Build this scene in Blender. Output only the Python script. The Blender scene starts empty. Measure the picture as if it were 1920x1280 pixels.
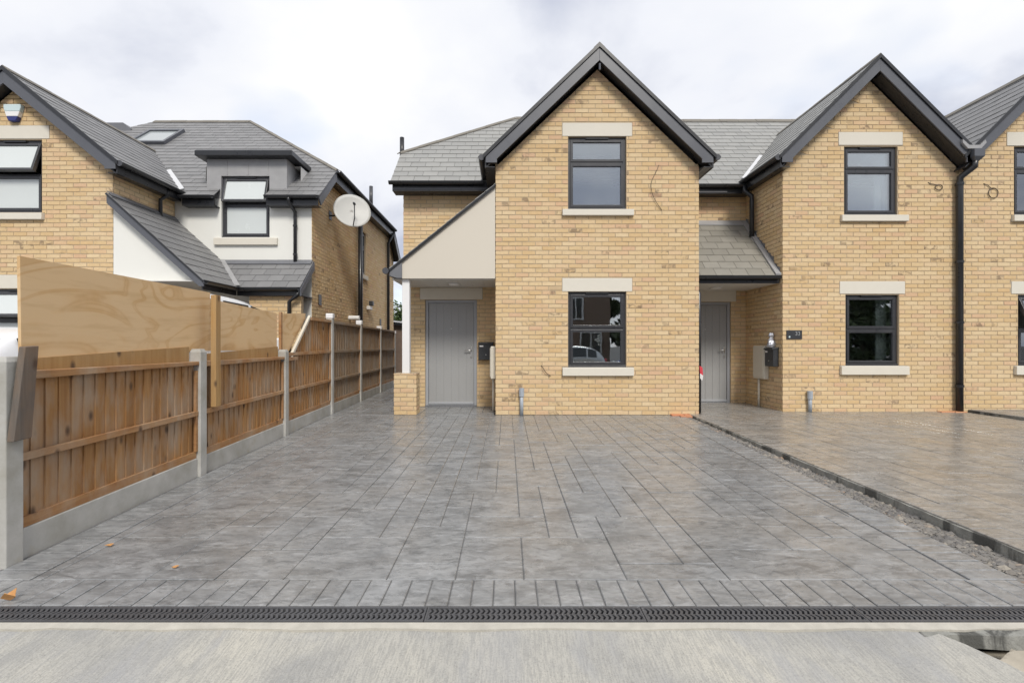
import bpy, math, random
from mathutils import Vector, Matrix
random.seed(7)
S = bpy.context.scene
C = S.collection
R = math.radians

# ------------------------------------------------------------------ camera
EYE = 1.17
cd = bpy.data.cameras.new('camera'); cam = bpy.data.objects.new('camera', cd); C.objects.link(cam)
cd.lens = 17.0; cd.sensor_width = 36.0; cd.clip_start = 0.05; cd.clip_end = 2000
cd.shift_x = 10/1920; cd.shift_y = 8/1920
cam.location = (0, 0, EYE); cam.rotation_euler = (R(90), 0, 0)
S.camera = cam

# ------------------------------------------------------------------ sky
SUN_EL, SUN_AZ = R(44), R(166)      # azimuth measured clockwise from +Y: behind the camera, to its right
w = bpy.data.worlds.new('World'); S.world = w; w.use_nodes = True
nt = w.node_tree; nt.nodes.clear()
def WN(t, **k):
    n = nt.nodes.new(t)
    for a, b in k.items(): setattr(n, a, b)
    return n
L = nt.links.new
out = WN('ShaderNodeOutputWorld'); mixs = WN('ShaderNodeMixShader')
sky = WN('ShaderNodeTexSky', sky_type='NISHITA', sun_disc=False, sun_elevation=SUN_EL, sun_rotation=SUN_AZ)
b1 = WN('ShaderNodeBackground'); b1.inputs[1].default_value = 0.13
b2 = WN('ShaderNodeBackground'); b2.inputs[1].default_value = 0.565
tc = WN('ShaderNodeTexCoord'); sep = WN('ShaderNodeSeparateXYZ'); L(tc.outputs['Generated'], sep.inputs[0])
ab = WN('ShaderNodeMath', operation='ABSOLUTE'); L(sep.outputs[2], ab.inputs[0])
ad = WN('ShaderNodeMath', operation='ADD'); L(ab.outputs[0], ad.inputs[0]); ad.inputs[1].default_value = 0.28
dx = WN('ShaderNodeMath', operation='DIVIDE'); L(sep.outputs[0], dx.inputs[0]); L(ad.outputs[0], dx.inputs[1])
dy = WN('ShaderNodeMath', operation='DIVIDE'); L(sep.outputs[1], dy.inputs[0]); L(ad.outputs[0], dy.inputs[1])
cx = WN('ShaderNodeCombineXYZ'); L(dx.outputs[0], cx.inputs[0]); L(dy.outputs[0], cx.inputs[1]); cx.inputs[2].default_value = 3.1
n1 = WN('ShaderNodeTexNoise'); n1.inputs['Scale'].default_value = 1.05; n1.inputs['Detail'].default_value = 7; n1.inputs['Roughness'].default_value = 0.52; n1.inputs['Distortion'].default_value = 0.35
L(cx.outputs[0], n1.inputs['Vector'])
r1 = WN('ShaderNodeValToRGB'); L(n1.outputs['Fac'], r1.inputs[0])
e = r1.color_ramp.elements
e[0].position = 0.40; e[0].color = (0.53, 0.57, 0.69, 1)
e[1].position = 0.68; e[1].color = (1.0, 1.0, 1.0, 1)
m_ = r1.color_ramp.elements.new(0.52); m_.color = (0.86, 0.88, 0.94, 1)
n2 = WN('ShaderNodeTexNoise'); n2.inputs['Scale'].default_value = 1.7; n2.inputs['Detail'].default_value = 4
ofs = WN('ShaderNodeVectorMath', operation='ADD'); L(cx.outputs[0], ofs.inputs[0]); ofs.inputs[1].default_value = (7.3, 2.1, 5.0); L(ofs.outputs[0], n2.inputs['Vector'])
r2 = WN('ShaderNodeValToRGB'); L(n2.outputs['Fac'], r2.inputs[0])
r2.color_ramp.elements[0].position = 0.28; r2.color_ramp.elements[0].color = (.72, .72, .72, 1)
r2.color_ramp.elements[1].position = 0.42; r2.color_ramp.elements[1].color = (1, 1, 1, 1)
L(sky.outputs[0], b1.inputs[0]); L(r1.outputs[0], b2.inputs[0])
L(r2.outputs[0], mixs.inputs[0]); L(b1.outputs[0], mixs.inputs[1]); L(b2.outputs[0], mixs.inputs[2]); L(mixs.outputs[0], out.inputs[0])

# ------------------------------------------------------------------ sun, exposure
sd = bpy.data.lights.new('sun', 'SUN'); sun = bpy.data.objects.new('sun', sd); C.objects.link(sun)
sd.energy = 1.5; sd.angle = R(16); sd.color = (1.0, 0.95, 0.87)
sdir = Vector((math.sin(SUN_AZ)*math.cos(SUN_EL), math.cos(SUN_AZ)*math.cos(SUN_EL), math.sin(SUN_EL)))
sun.rotation_euler = sdir.to_track_quat('Z', 'Y').to_euler(); sun.location = sdir*60
S.view_settings.view_transform = 'Standard'; S.view_settings.look = 'None'
S.view_settings.exposure = 0.88; S.view_settings.gamma = 1.0; S.view_settings.use_curve_mapping = False
S.render.engine = 'CYCLES'
S.cycles.max_bounces = 6; S.cycles.transparent_max_bounces = 8

# ================================================================== materials
class NB:
    def __init__(s, name):
        s.m = bpy.data.materials.new(name); s.m.use_nodes = True; s.t = s.m.node_tree
        s.b = s.t.nodes['Principled BSDF']; s.o = s.t.nodes['Material Output']
    def n(s, t, **k):
        x = s.t.nodes.new(t)
        for a, b in k.items(): setattr(x, a, b)
        return x
    def l(s, a, b): s.t.links.new(a, b)
    def pos(s, scale=(1, 1, 1)):
        g = s.n('ShaderNodeNewGeometry'); v = s.n('ShaderNodeVectorMath', operation='MULTIPLY'); s.l(g.outputs['Position'], v.inputs[0]); v.inputs[1].default_value = scale
        return v.outputs[0]
    def noise(s, vec, scale, detail=5, rough=.55, dist=0):
        x = s.n('ShaderNodeTexNoise'); s.l(vec, x.inputs['Vector'])
        for k, v in (('Scale', scale), ('Detail', detail), ('Roughness', rough), ('Distortion', dist)): x.inputs[k].default_value = v
        return x.outputs['Fac']
    def ramp(s, fac, *st):
        x = s.n('ShaderNodeValToRGB'); s.l(fac, x.inputs[0]); e = x.color_ramp.elements
        while len(e) < len(st): e.new(0.5)
        for i, (p, c) in enumerate(st):
            e[i].position = p; e[i].color = (c, c, c, 1) if isinstance(c, (int, float)) else (*c, 1)
        return x.outputs[0]
    def mix(s, fac, a, b, mode='MIX'):
        x = s.n('ShaderNodeMix', data_type='RGBA', blend_type=mode)
        for i, v in ((0, fac), (6, a), (7, b)):
            if hasattr(v, 'links'): s.l(v, x.inputs[i])
            else: x.inputs[i].default_value = v if isinstance(v, (int, float)) else (*v, 1)
        return x.outputs[2]
    def math(s, op, a, b=0.0):
        x = s.n('ShaderNodeMath', operation=op)
        for i, v in ((0, a), (1, b)):
            if hasattr(v, 'links'): s.l(v, x.inputs[i])
            else: x.inputs[i].default_value = v
        return x.outputs[0]
    def rnd(s):          # one random number for each separate piece, whether an object or an island of a joined mesh
        o = s.n('ShaderNodeObjectInfo'); g = s.n('ShaderNodeNewGeometry')
        return s.math('FRACT', s.math('ADD', o.outputs['Random'], g.outputs['Random Per Island']))
    def white(s, val):
        x = s.n('ShaderNodeTexWhiteNoise', noise_dimensions='1D'); s.l(val, x.inputs['W']); return x.outputs['Value']
    def bump(s, h, strength=.3, dist=.01):
        x = s.n('ShaderNodeBump'); s.l(h, x.inputs['Height']); x.inputs['Strength'].default_value = strength; x.inputs['Distance'].default_value = dist
        s.l(x.outputs[0], s.b.inputs['Normal'])
    def col(s, c):
        if hasattr(c, 'links'): s.l(c, s.b.inputs['Base Color'])
        else: s.b.inputs['Base Color'].default_value = (*c, 1)
    def rough(s, r):
        if hasattr(r, 'links'): s.l(r, s.b.inputs['Roughness'])
        else: s.b.inputs['Roughness'].default_value = r

def simple(name, c, rough=.5, var=.12, scale=6, bump=0, metal=0):
    b = NB(name); p = b.pos(); f = b.noise(p, scale, 6, .6)
    b.col(b.mix(f, tuple(x*(1-var) for x in c), tuple(min(1, x*(1+var)) for x in c))); b.rough(b.ramp(f, (.3, max(.03, rough-.08)), (.7, min(1, rough+.08))))
    b.b.inputs['Metallic'].default_value = metal
    if bump: b.bump(b.noise(p, scale*9, 4), bump, .004)
    return b.m

def brick_mat(name, stops, dark):
    b = NB(name); r = b.rnd(); p = b.pos()
    c = b.ramp(r, *stops); r2 = b.white(b.math('MULTIPLY', r, 37.7)); r3 = b.white(b.math('MULTIPLY', r, 91.3))
    c = b.mix(b.ramp(r3, (.0, .0), (1, .5)), c, (0.64, 0.49, 0.285))
    f = b.noise(p, 22, 6, .65); c = b.mix(b.ramp(f, (.35, .18), (.58, 0)), c, (0.40, 0.26, 0.13))
    g = b.noise(p, 9, 4, .6, .6)                     # burnt heart on a few bricks
    k = b.math('MULTIPLY', b.ramp(g, (.47, 0), (.60, 1)), b.ramp(r2, (.935, 0), (.97, .75)))
    c = b.mix(k, c, dark)
    c = b.mix(b.ramp(b.noise(p, .8, 3), (.4, 0), (.75, .22)), c, (0.62, 0.50, 0.34))
    b.col(c); b.rough(.88); b.b.inputs['Specular IOR Level'].default_value = .25
    b.bump(b.noise(p, 70, 6, .7), .45, .004)
    return b.m
MT = {}
MT['brick'] = brick_mat('buff_brick', ((0, (.62, .43, .225)), (.25, (.64, .465, .255)), (.5, (.675, .505, .30)), (.72, (.70, .55, .345)), (.88, (.655, .45, .275)), (1, (.62, .405, .26))), (.19, .13, .09))
MT['red_brick'] = brick_mat('red_brick', ((0, (.52, .12, .05)), (.5, (.58, .16, .07)), (1, (.48, .1, .05))), (.3, .08, .05))
MT['opposite_brick'] = simple('opposite_brick', (.17, .12, .09), .9, .3, 8)
MT['mortar'] = simple('mortar', (.43, .345, .24), .95, .18, 30, .3)
MT['stone'] = simple('cast_stone', (.66, .625, .545), .8, .05, 9, .12)
MT['render'] = simple('white_render', (.74, .74, .70), .85, .04, 2.5, .15)
MT['panel'] = simple('beige_cladding', (.60, .555, .475), .6, .03, 1.5)
MT['fascia'] = simple('grey_fascia', (.092, .097, .112), .38, .12, 3)
MT['gutter'] = simple('black_plastic', (.022, .023, .026), .32, .2, 5)
MT['pipe_grey'] = simple('dark_grey_pipe', (.06, .062, .07), .35, .2, 5)
MT['frame'] = simple('window_frame', (.042, .043, .048), .33, .12, 5)
MT['lead'] = simple('lead_sheet', (.33, .33, .335), .42, .22, 4, .1)
MT['lead_dark'] = simple('dark_lead_sheet', (.15, .155, .17), .45, .2, 5, .1)
MT['lead_new'] = simple('bright_lead', (.60, .61, .63), .4, .1, 6)
MT['white'] = simple('white_plastic', (.78, .78, .78), .35, .03, 3)
MT['cream'] = simple('cream_plastic', (.64, .60, .51), .45, .04, 3)
MT['soffit'] = simple('white_soffit', (.66, .65, .62), .45, .04, 3)
MT['door'] = simple('grey_door', (.335, .34, .342), .42, .04, 2)
MT['door_frame'] = simple('grey_door_frame', (.36, .375, .40), .4, .04, 2)
MT['steel'] = simple('satin_steel', (.62, .62, .6), .3, .06, 8, 0, .9)
MT['black_box'] = simple('charcoal_metal', (.035, .038, .043), .4, .15, 6)
MT['conduit'] = simple('grey_conduit', (.36, .40, .45), .4, .08, 8)
MT['cable'] = simple('brown_cable', (.05, .035, .028), .5, .2, 9)
MT['plug'] = simple('wall_plaster', (.68, .67, .65), .9, .03, 2)
MT['dish'] = simple('dish_grey', (.52, .525, .51), .5, .05, 5)
MT['blue'] = simple('blue_plastic', (.02, .03, .16), .35, .1, 5)
MT['pale_blue'] = simple('pale_plastic', (.55, .66, .68), .35, .05, 5)
MT['bag'] = simple('silver_foil', (.5, .52, .58), .25, .5, 40, .6, .4)
MT['tape'] = simple('red_tape', (.62, .06, .08), .4, .1, 9)
MT['asphalt'] = simple('asphalt', (.055, .055, .057), .9, .25, 30, .5)
MT['haunch'] = simple('cement_haunch', (.44, .42, .37), .9, .28, 14, .6)
def kerb_mat():
    b = NB('kerb_concrete'); p = b.pos(); c = b.ramp(b.noise(p, 9, 6, .65), (.3, (.19, .19, .175)), (.6, (.31, .31, .285)), (.75, (.36, .35, .31)))
    c = b.mix(b.ramp(b.noise(b.pos((1, 1, .12)), 5.5, 5, .65, .5), (.50, 0), (.58, .85)), c, (.06, .06, .055)); b.col(c); b.rough(.92); b.bump(b.noise(p, 34, 6, .7), .9, .012); return b.m
MT['kerb_concrete'] = kerb_mat()
MT['rubble_base'] = simple('rubble_fill', (.20, .19, .175), .95, .4, 18, .9)
MT['grate'] = simple('grating_plastic', (.075, .076, .082), .45, .3, 10, .1)
MT['channel'] = simple('channel_dark', (.012, .012, .013), .8, .2, 8)
MT['neighbour_drive'] = simple('neighbour_drive', (.22, .21, .20), .9, .2, 5, .3)
MT['car_white'] = simple('white_paint', (.74, .75, .77), .18, .02, 2)
MT['car_silver'] = simple('silver_paint', (.55, .58, .6), .25, .02, 2, 0, .3)
MT['car_blue'] = simple('blue_paint', (.02, .06, .4), .2, .02, 2)
MT['tyre'] = simple('tyre_rubber', (.02, .02, .02), .8, .1, 6)
MT['car_glass'] = simple('car_glass', (.03, .035, .04), .06, .02, 2)
MT['bark'] = simple('bark', (.09, .065, .045), .9, .3, 12, .5)
MT['skylight'] = simple('skylight_glass', (.34, .37, .38), .08, .03, 2)
MT['leaf_dry'] = simple('dry_leaf', (.52, .27, .1), .8, .3, 25)

def slate_mat(name, a, bb):
    b = NB(name); r = b.rnd(); p = b.pos()
    c = b.mix(r, a, bb); f = b.noise(p, 7, 6, .6)
    c = b.mix(b.ramp(f, (.35, .22), (.7, 0)), c, tuple(x*.7 for x in a))
    b.col(c); b.rough(b.ramp(f, (.3, .42), (.7, .62))); b.bump(b.noise(p, 45, 5, .7), .25, .004); return b.m
MT['slate'] = slate_mat('slate_light', (.275, .275, .265), (.315, .314, .30))
MT['slate_warm'] = slate_mat('slate_warm', (.235, .222, .19), (.28, .265, .23))
MT['slate_dark'] = slate_mat('slate_dark', (.19, .19, .193), (.23, .229, .232))
MT['ridge'] = simple('ridge_tile', (.19, .175, .15), .75, .25, 9, .2)

def paving_mat(name, grey, dark, brown, bamt):
    b = NB(name); r = b.rnd(); p = b.pos(); ps = b.pos((1, 1.9, 1))
    f = b.noise(ps, 2.6, 8, .64, .9); c = b.ramp(f, (.30, dark), (.47, grey), (.66, tuple(x*1.38 for x in grey)))
    c = b.mix(b.math('MULTIPLY', b.ramp(b.noise(p, .95, 4, .55, .3), (.46, 0), (.66, 1)), bamt), c, brown)
    c = b.mix(.20, c, b.ramp(r, (0, tuple(x*.75 for x in grey)), (1, tuple(x*1.3 for x in grey))))
    f2 = b.noise(ps, 14, 6, .7, .5); c = b.mix(b.ramp(f2, (.36, .62), (.53, 0)), c, dark); f3 = b.noise(b.pos((1, 2.6, 1)), 7, 7, .68, 1.1); c = b.mix(b.ramp(f3, (.53, 0), (.68, .55)), c, tuple(x*1.75 for x in grey)); c = b.mix(b.ramp(b.noise(b.pos((1, 2.2, 1)), 4.2, 6, .62, 1.4), (.33, .6), (.46, 0)), c, tuple(x*.8 for x in dark))
    b.col(c); b.rough(b.ramp(b.noise(p, 4, 5, .6), (.3, .16), (.7, .40)))
    h = b.math('ADD', b.math('MULTIPLY', b.noise(ps, 5, 8, .62, .8), 1.0), b.math('MULTIPLY', b.noise(p, 38, 4), .18))
    b.bump(h, .30, .012); return b.m
MT['paving'] = paving_mat('stamped_grey', (.238, .243, .247), (.132, .135, .138), (.28, .24, .19), .32)
MT['paving_warm'] = paving_mat('stamped_warm', (.262, .25, .232), (.15, .144, .135), (.32, .265, .205), .5)
MT['joint'] = simple('paving_joint', (.15, .15, .152), .8, .2, 12)

def concrete_mat():
    b = NB('brushed_concrete'); p = b.pos(); q = b.pos((1, .05, 1))
    s = b.noise(q, 130, 3, .6); f = b.noise(p, 1.6, 6, .6, .5)
    c = b.ramp(f, (.3, (.30, .30, .295)), (.5, (.42, .41, .375)), (.7, (.50, .48, .42)))
    c = b.mix(b.ramp(s, (.42, .42), (.56, 0)), c, (.235, .235, .23))
    c = b.mix(b.ramp(b.noise(p, 150, 4, .7), (.36, .55), (.48, 0)), c, (.20, .195, .18)); c = b.mix(b.ramp(b.noise(p, 220, 3, .7), (.56, 0), (.68, .5)), c, (.52, .50, .44)); c = b.mix(b.ramp(b.noise(b.pos((1, .3, 1)), 3.3, 5, .6, .6), (.52, 0), (.66, .45)), c, (.33, .335, .35))
    c = b.mix(b.ramp(b.noise(p, 3.1, 2), (.66, 0), (.74, .35)), c, (.50, .40, .24))
    b.col(c); b.rough(.9); b.bump(b.math('ADD', s, b.noise(p, 90, 4)), .6, .006); return b.m
MT['concrete'] = concrete_mat()
def dusty_mat():
    b = NB('dusty_pavement'); p = b.pos()
    c = b.ramp(b.noise(p, 3, 7, .65, .4), (.3, (.30, .27, .22)), (.55, (.42, .38, .31)), (.75, (.47, .43, .36)))
    b.col(c); b.rough(.95); b.bump(b.noise(p, 50, 6, .7), .5, .006); return b.m
MT['dusty'] = dusty_mat()
def post_mat():
    b = NB('fence_concrete'); p = b.pos(); f = b.noise(p, 3.5, 7, .62)
    c = b.ramp(f, (.3, (.33, .32, .28)), (.5, (.42, .415, .39)), (.7, (.50, .495, .47)))
    c = b.mix(b.ramp(b.noise(p, 5, 3), (.58, 0), (.72, .45)), c, (.36, .31, .2)); b.col(c); b.rough(.92); b.bump(b.noise(p, 60, 5, .7), .4, .005); return b.m
MT['post'] = post_mat()

def wood_mat(name, a, bb, grey, gamt, stretch=(14, 14, 1.0)):
    b = NB(name); r = b.rnd(); p = b.pos(stretch)
    v = b.n('ShaderNodeVectorMath', operation='ADD'); cc = b.n('ShaderNodeCombineXYZ'); k = b.math('MULTIPLY', r, 50); b.l(k, cc.inputs[0]); b.l(k, cc.inputs[2]); b.l(p, v.inputs[0]); b.l(cc.outputs[0], v.inputs[1])
    f = b.noise(v.outputs[0], 1.6, 7, .62, .7); c = b.mix(b.ramp(f, (.32, 0), (.68, 1)), a, bb)
    c = b.mix(b.ramp(r, (0, .0), (1, .35)), c, tuple(x*.68 for x in a))
    g = b.noise(b.pos((3, 3, 1.3)), 1.7, 4, .6); c = b.mix(b.math('MULTIPLY', b.ramp(g, (.42, 0), (.68, 1)), gamt), c, grey)
    kn = b.n('ShaderNodeTexVoronoi'); b.l(b.pos((6, 6, 3.6)), kn.inputs['Vector']); kn.inputs['Scale'].default_value = 1.0
    c = b.mix(b.ramp(kn.outputs['Distance'], (.06, .85), (.17, 0)), c, (.07, .04, .025))
    b.col(c); b.rough(.82); b.bump(f, .35, .004); return b.m
MT['board'] = wood_mat('fence_board', (.30, .145, .05), (.44, .245, .095), (.38, .31, .24), .75)
MT['board_grey'] = wood_mat('fence_board_weathered', (.25, .165, .095), (.35, .25, .16), (.30, .26, .215), .8)
MT['rail'] = wood_mat('fence_rail', (.30, .14, .055), (.46, .26, .11), (.42, .33, .24), .6, (8, 1.2, 14))
MT['timber'] = wood_mat('timber_post', (.36, .205, .075), (.46, .29, .12), (.38, .28, .17), .3)
MT['old_timber'] = wood_mat('old_timber', (.10, .088, .078), (.16, .142, .125), (.42, .22, .08), .25)
def ply_mat():
    b = NB('plywood'); p = b.pos((1, .55, 1.25)); f = b.noise(p, 1.5, 2, .45, 1.2)
    wv = b.math('SINE', b.math('MULTIPLY', f, 34)); c = b.ramp(wv, (.0, (.70, .495, .275)), (.6, (.68, .465, .245)), (.9, (.59, .37, .17)), (1, (.64, .42, .205)))
    c = b.mix(b.ramp(b.noise(b.pos((1, 1, 1)), 2.3, 5, .6), (.42, 0), (.66, .75)), c, (.70, .51, .30))
    c = b.mix(b.ramp(b.noise(b.pos((9, 1, 9)), 2, 6), (.3, .3), (.5, 0)), c, (.45, .27, .11))
    b.col(c); b.rough(.7); b.bump(b.noise(b.pos((40, 4, 40)), 1, 4), .15, .003); return b.m
MT['ply'] = ply_mat()
def stone_bits():
    b = NB('rubble_stone'); r = b.rnd(); p = b.pos()
    b.col(b.mix(b.noise(p, 40, 4), b.ramp(r, (0, (.09, .088, .09)), (.4, (.18, .175, .17)), (.75, (.26, .235, .20)), (.93, (.42, .38, .31)), (1, (.40, .24, .14))), (.17, .16, .15))); b.rough(.95); return b.m
MT['stones'] = stone_bits()
def glass_mat(name, tint=.88, refl=.24):
    b = NB(name); b.t.nodes.remove(b.b)
    tr = b.n('ShaderNodeBsdfTransparent'); tr.inputs[0].default_value = (tint*.95, tint, tint*.99, 1)
    gl = b.n('ShaderNodeBsdfGlossy'); gl.inputs['Roughness'].default_value = .012; gl.inputs[0].default_value = (.93, .96, 1, 1)
    fr = b.n('ShaderNodeFresnel'); fr.inputs[0].default_value = 1.5
    k = b.math('MINIMUM', b.math('ADD', fr.outputs[0], refl), 1.0)
    bu = b.n('ShaderNodeBump'); b.l(b.noise(b.pos(), 1.3, 2), bu.inputs['Height']); bu.inputs['Strength'].default_value = .06; bu.inputs['Distance'].default_value = .02; b.l(bu.outputs[0], gl.inputs['Normal'])
    mx = b.n('ShaderNodeMixShader'); b.l(k, mx.inputs[0]); b.l(tr.outputs[0], mx.inputs[1]); b.l(gl.outputs[0], mx.inputs[2]); b.l(mx.outputs[0], b.o.inputs[0]); return b.m
MT['glass'] = glass_mat('window_glass')
MT['frosted'] = simple('frosted_glass', (.60, .64, .64), .22, .03, 2)
def leaf_mat(name, a, bb):
    b = NB(name); r = b.rnd(); b.col(b.mix(r, a, bb)); b.rough(.6)
    b.b.inputs['Subsurface Weight'].default_value = 0; return b.m
MT['leaf'] = leaf_mat('leaves', (.045, .085, .022), (.11, .16, .045))
MT['leaf_deep'] = leaf_mat('deep_leaves', (.035, .06, .022), (.08, .11, .04))

# ================================================================== mesh helpers
WORLD = {}
class MB:
    def __init__(s): s.v = []; s.f = []
    def add(s, vs, fs):
        k = len(s.v); s.v += [Vector(q) for q in vs]; s.f += [tuple(i+k for i in f) for f in fs]; return s
    def box(s, x0, x1, y0, y1, z0, z1):
        return s.add([(x0,y0,z0),(x1,y0,z0),(x1,y1,z0),(x0,y1,z0),(x0,y0,z1),(x1,y0,z1),(x1,y1,z1),(x0,y1,z1)],
                     [(0,3,2,1),(4,5,6,7),(0,1,5,4),(1,2,6,5),(2,3,7,6),(3,0,4,7)])
    def prism(s, poly, d):
        n = len(poly); a = [Vector(q) for q in poly]; d = Vector(d); nn = Vector((0, 0, 0))
        for i in range(n): nn += a[i].cross(a[(i+1) % n])
        if nn.dot(d) > 0: a.reverse()
        return s.add(a+[q+d for q in a], [tuple(range(n)), tuple(range(2*n-1, n-1, -1))]+[(i, i+n, (i+1) % n+n, (i+1) % n) for i in range(n)])
    def tube(s, path, r, n=10, cap=True):
        path = [Vector(q) for q in path]; k = len(s.v)
        for i, p in enumerate(path):
            a = path[max(0, i-1)]; b = path[min(len(path)-1, i+1)]; t = (b-a).normalized()
            u = t.orthogonal().normalized() if i == 0 else (u0 - t*u0.dot(t)).normalized()
            u0 = u; v = t.cross(u); rr = r[i] if isinstance(r, (list, tuple)) else r
            for j in range(n):
                an = 2*math.pi*j/n; s.v.append(p+(u*math.cos(an)+v*math.sin(an))*rr)
        for i in range(len(path)-1):
            for j in range(n):
                s.f.append((k+i*n+j, k+i*n+(j+1) % n, k+(i+1)*n+(j+1) % n, k+(i+1)*n+j))
        if cap:
            s.f.append(tuple(k+j for j in range(n-1, -1, -1))); s.f.append(tuple(k+(len(path)-1)*n+j for j in range(n)))
        return s
    def half_gutter(s, a, b, r=.056, n=8):      # open half-round gutter from a to b
        a = Vector(a); b = Vector(b); t = (b-a).normalized(); side = t.cross(Vector((0, 0, 1)))
        prof = []
        for rr, rng in ((r, range(n+1)), (r-.006, range(n, -1, -1))):
            for j in rng:
                an = math.pi+math.pi*j/n; prof.append(side*math.cos(an)*rr+Vector((0, 0, 1))*math.sin(an)*rr)
        return s.prism([a+q for q in prof], b-a)
    def xf(s, m):
        s.v = [m @ q for q in s.v]; return s
    def build(s, name, mat, parent=None, smooth=False, bevel=0, kind=None, label=None):
        lo = Vector([min(q[i] for q in s.v) for i in range(3)]); hi = Vector([max(q[i] for q in s.v) for i in range(3)])
        c = Vector(((lo.x+hi.x)/2, (lo.y+hi.y)/2, lo.z))
        me = bpy.data.meshes.new(name); me.from_pydata([q-c for q in s.v], [], s.f); me.update()
        me.materials.append(MT[mat] if isinstance(mat, str) else mat)
        if smooth:
            for p in me.polygons: p.use_smooth = True
        o = bpy.data.objects.new(name, me); place(o, c, parent)
        if bevel:
            md = o.modifiers.new('bevel', 'BEVEL'); md.width = bevel; md.segments = 2; md.limit_method = 'ANGLE'
        if kind: o['kind'] = kind
        if label: o['label'] = label
        return o
def place(o, c, parent=None):
    C.objects.link(o); c = Vector(c); WORLD[o] = c
    o.parent = parent; o.location = c-(WORLD[parent] if parent else Vector((0, 0, 0)))
    return o
def thing(name, label, cat, loc, group=None):
    o = bpy.data.objects.new(name, None); o.empty_display_size = .2; place(o, loc)
    o['label'] = label; o['category'] = cat
    if group: o['group'] = group
    return o
def tag(o, label, cat, group=None):
    o['label'] = label; o['category'] = cat
    if group: o['group'] = group
    return o
def structure(o): o['kind'] = 'structure'; return o
def box(name, mat, parent, x0, x1, y0, y1, z0, z1, bevel=0, **k):
    return MB().box(x0, x1, y0, y1, z0, z1).build(name, mat, parent, bevel=bevel, **k)

def clip(poly, a, b):        # keep what lies left of a->b
    r = []; n = len(poly)
    f = lambda p: (b[0]-a[0])*(p[1]-a[1])-(b[1]-a[1])*(p[0]-a[0])
    for i in range(n):
        p, q = poly[i], poly[(i+1) % n]; fp, fq = f(p), f(q)
        if fp >= 0: r.append(p)
        if (fp > 1e-9 and fq < -1e-9) or (fp < -1e-9 and fq > 1e-9):
            t = fp/(fp-fq); r.append((p[0]+(q[0]-p[0])*t, p[1]+(q[1]-p[1])*t))
    return r
def area(p): return .5*sum(p[i][0]*p[(i+1) % len(p)][1]-p[(i+1) % len(p)][0]*p[i][1] for i in range(len(p)))
def clip_convex(poly, conv):
    for i in range(len(conv)):
        poly = clip(poly, conv[i], conv[(i+1) % len(conv)])
        if len(poly) < 3: return []
    return poly
def ccw(p): return p if area(p) > 0 else p[::-1]
def minus(rects, h):
    o = []
    for (x0, x1, z0, z1) in rects:
        if h[0] >= x1 or h[1] <= x0 or h[2] >= z1 or h[3] <= z0: o.append((x0, x1, z0, z1)); continue
        if h[0] > x0: o.append((x0, h[0], z0, z1))
        if h[1] < x1: o.append((h[1], x1, z0, z1))
        a, b = max(x0, h[0]), min(x1, h[1])
        if h[2] > z0: o.append((a, b, z0, h[2]))
        if h[3] < z1: o.append((a, b, h[3], z1))
    return o

# ---- bricks
BR_L, BR_H, JT = .213, .063, .012
def brick_mesh(seed):
    rr = random.Random(seed); m = MB(); j = lambda a: rr.uniform(-a, a)
    x, z, c = BR_L/2, BR_H/2, .004
    vs = [(-x, .02, -z), (x, .02, -z), (x, .02, z), (-x, .02, z)]
    vs += [(a*x+j(.0015), .004, b*z+j(.0015)) for a, b in ((-1, -1), (1, -1), (1, 1), (-1, 1))]
    vs += [(a*(x-c)+j(.0015), j(.001), b*(z-c)+j(.0015)) for a, b in ((-1, -1), (1, -1), (1, 1), (-1, 1))]
    fs = [(0, 1, 5, 4), (1, 2, 6, 5), (2, 3, 7, 6), (3, 0, 4, 7), (4, 5, 9, 8), (5, 6, 10, 9), (6, 7, 11, 10), (7, 4, 8, 11), (8, 9, 10, 11)]
    me = bpy.data.meshes.new('brick'); me.from_pydata(vs, [], fs); me.update(); me.materials.append(MT['brick']); return me
BRICKS = [brick_mesh(i) for i in range(6)]

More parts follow.
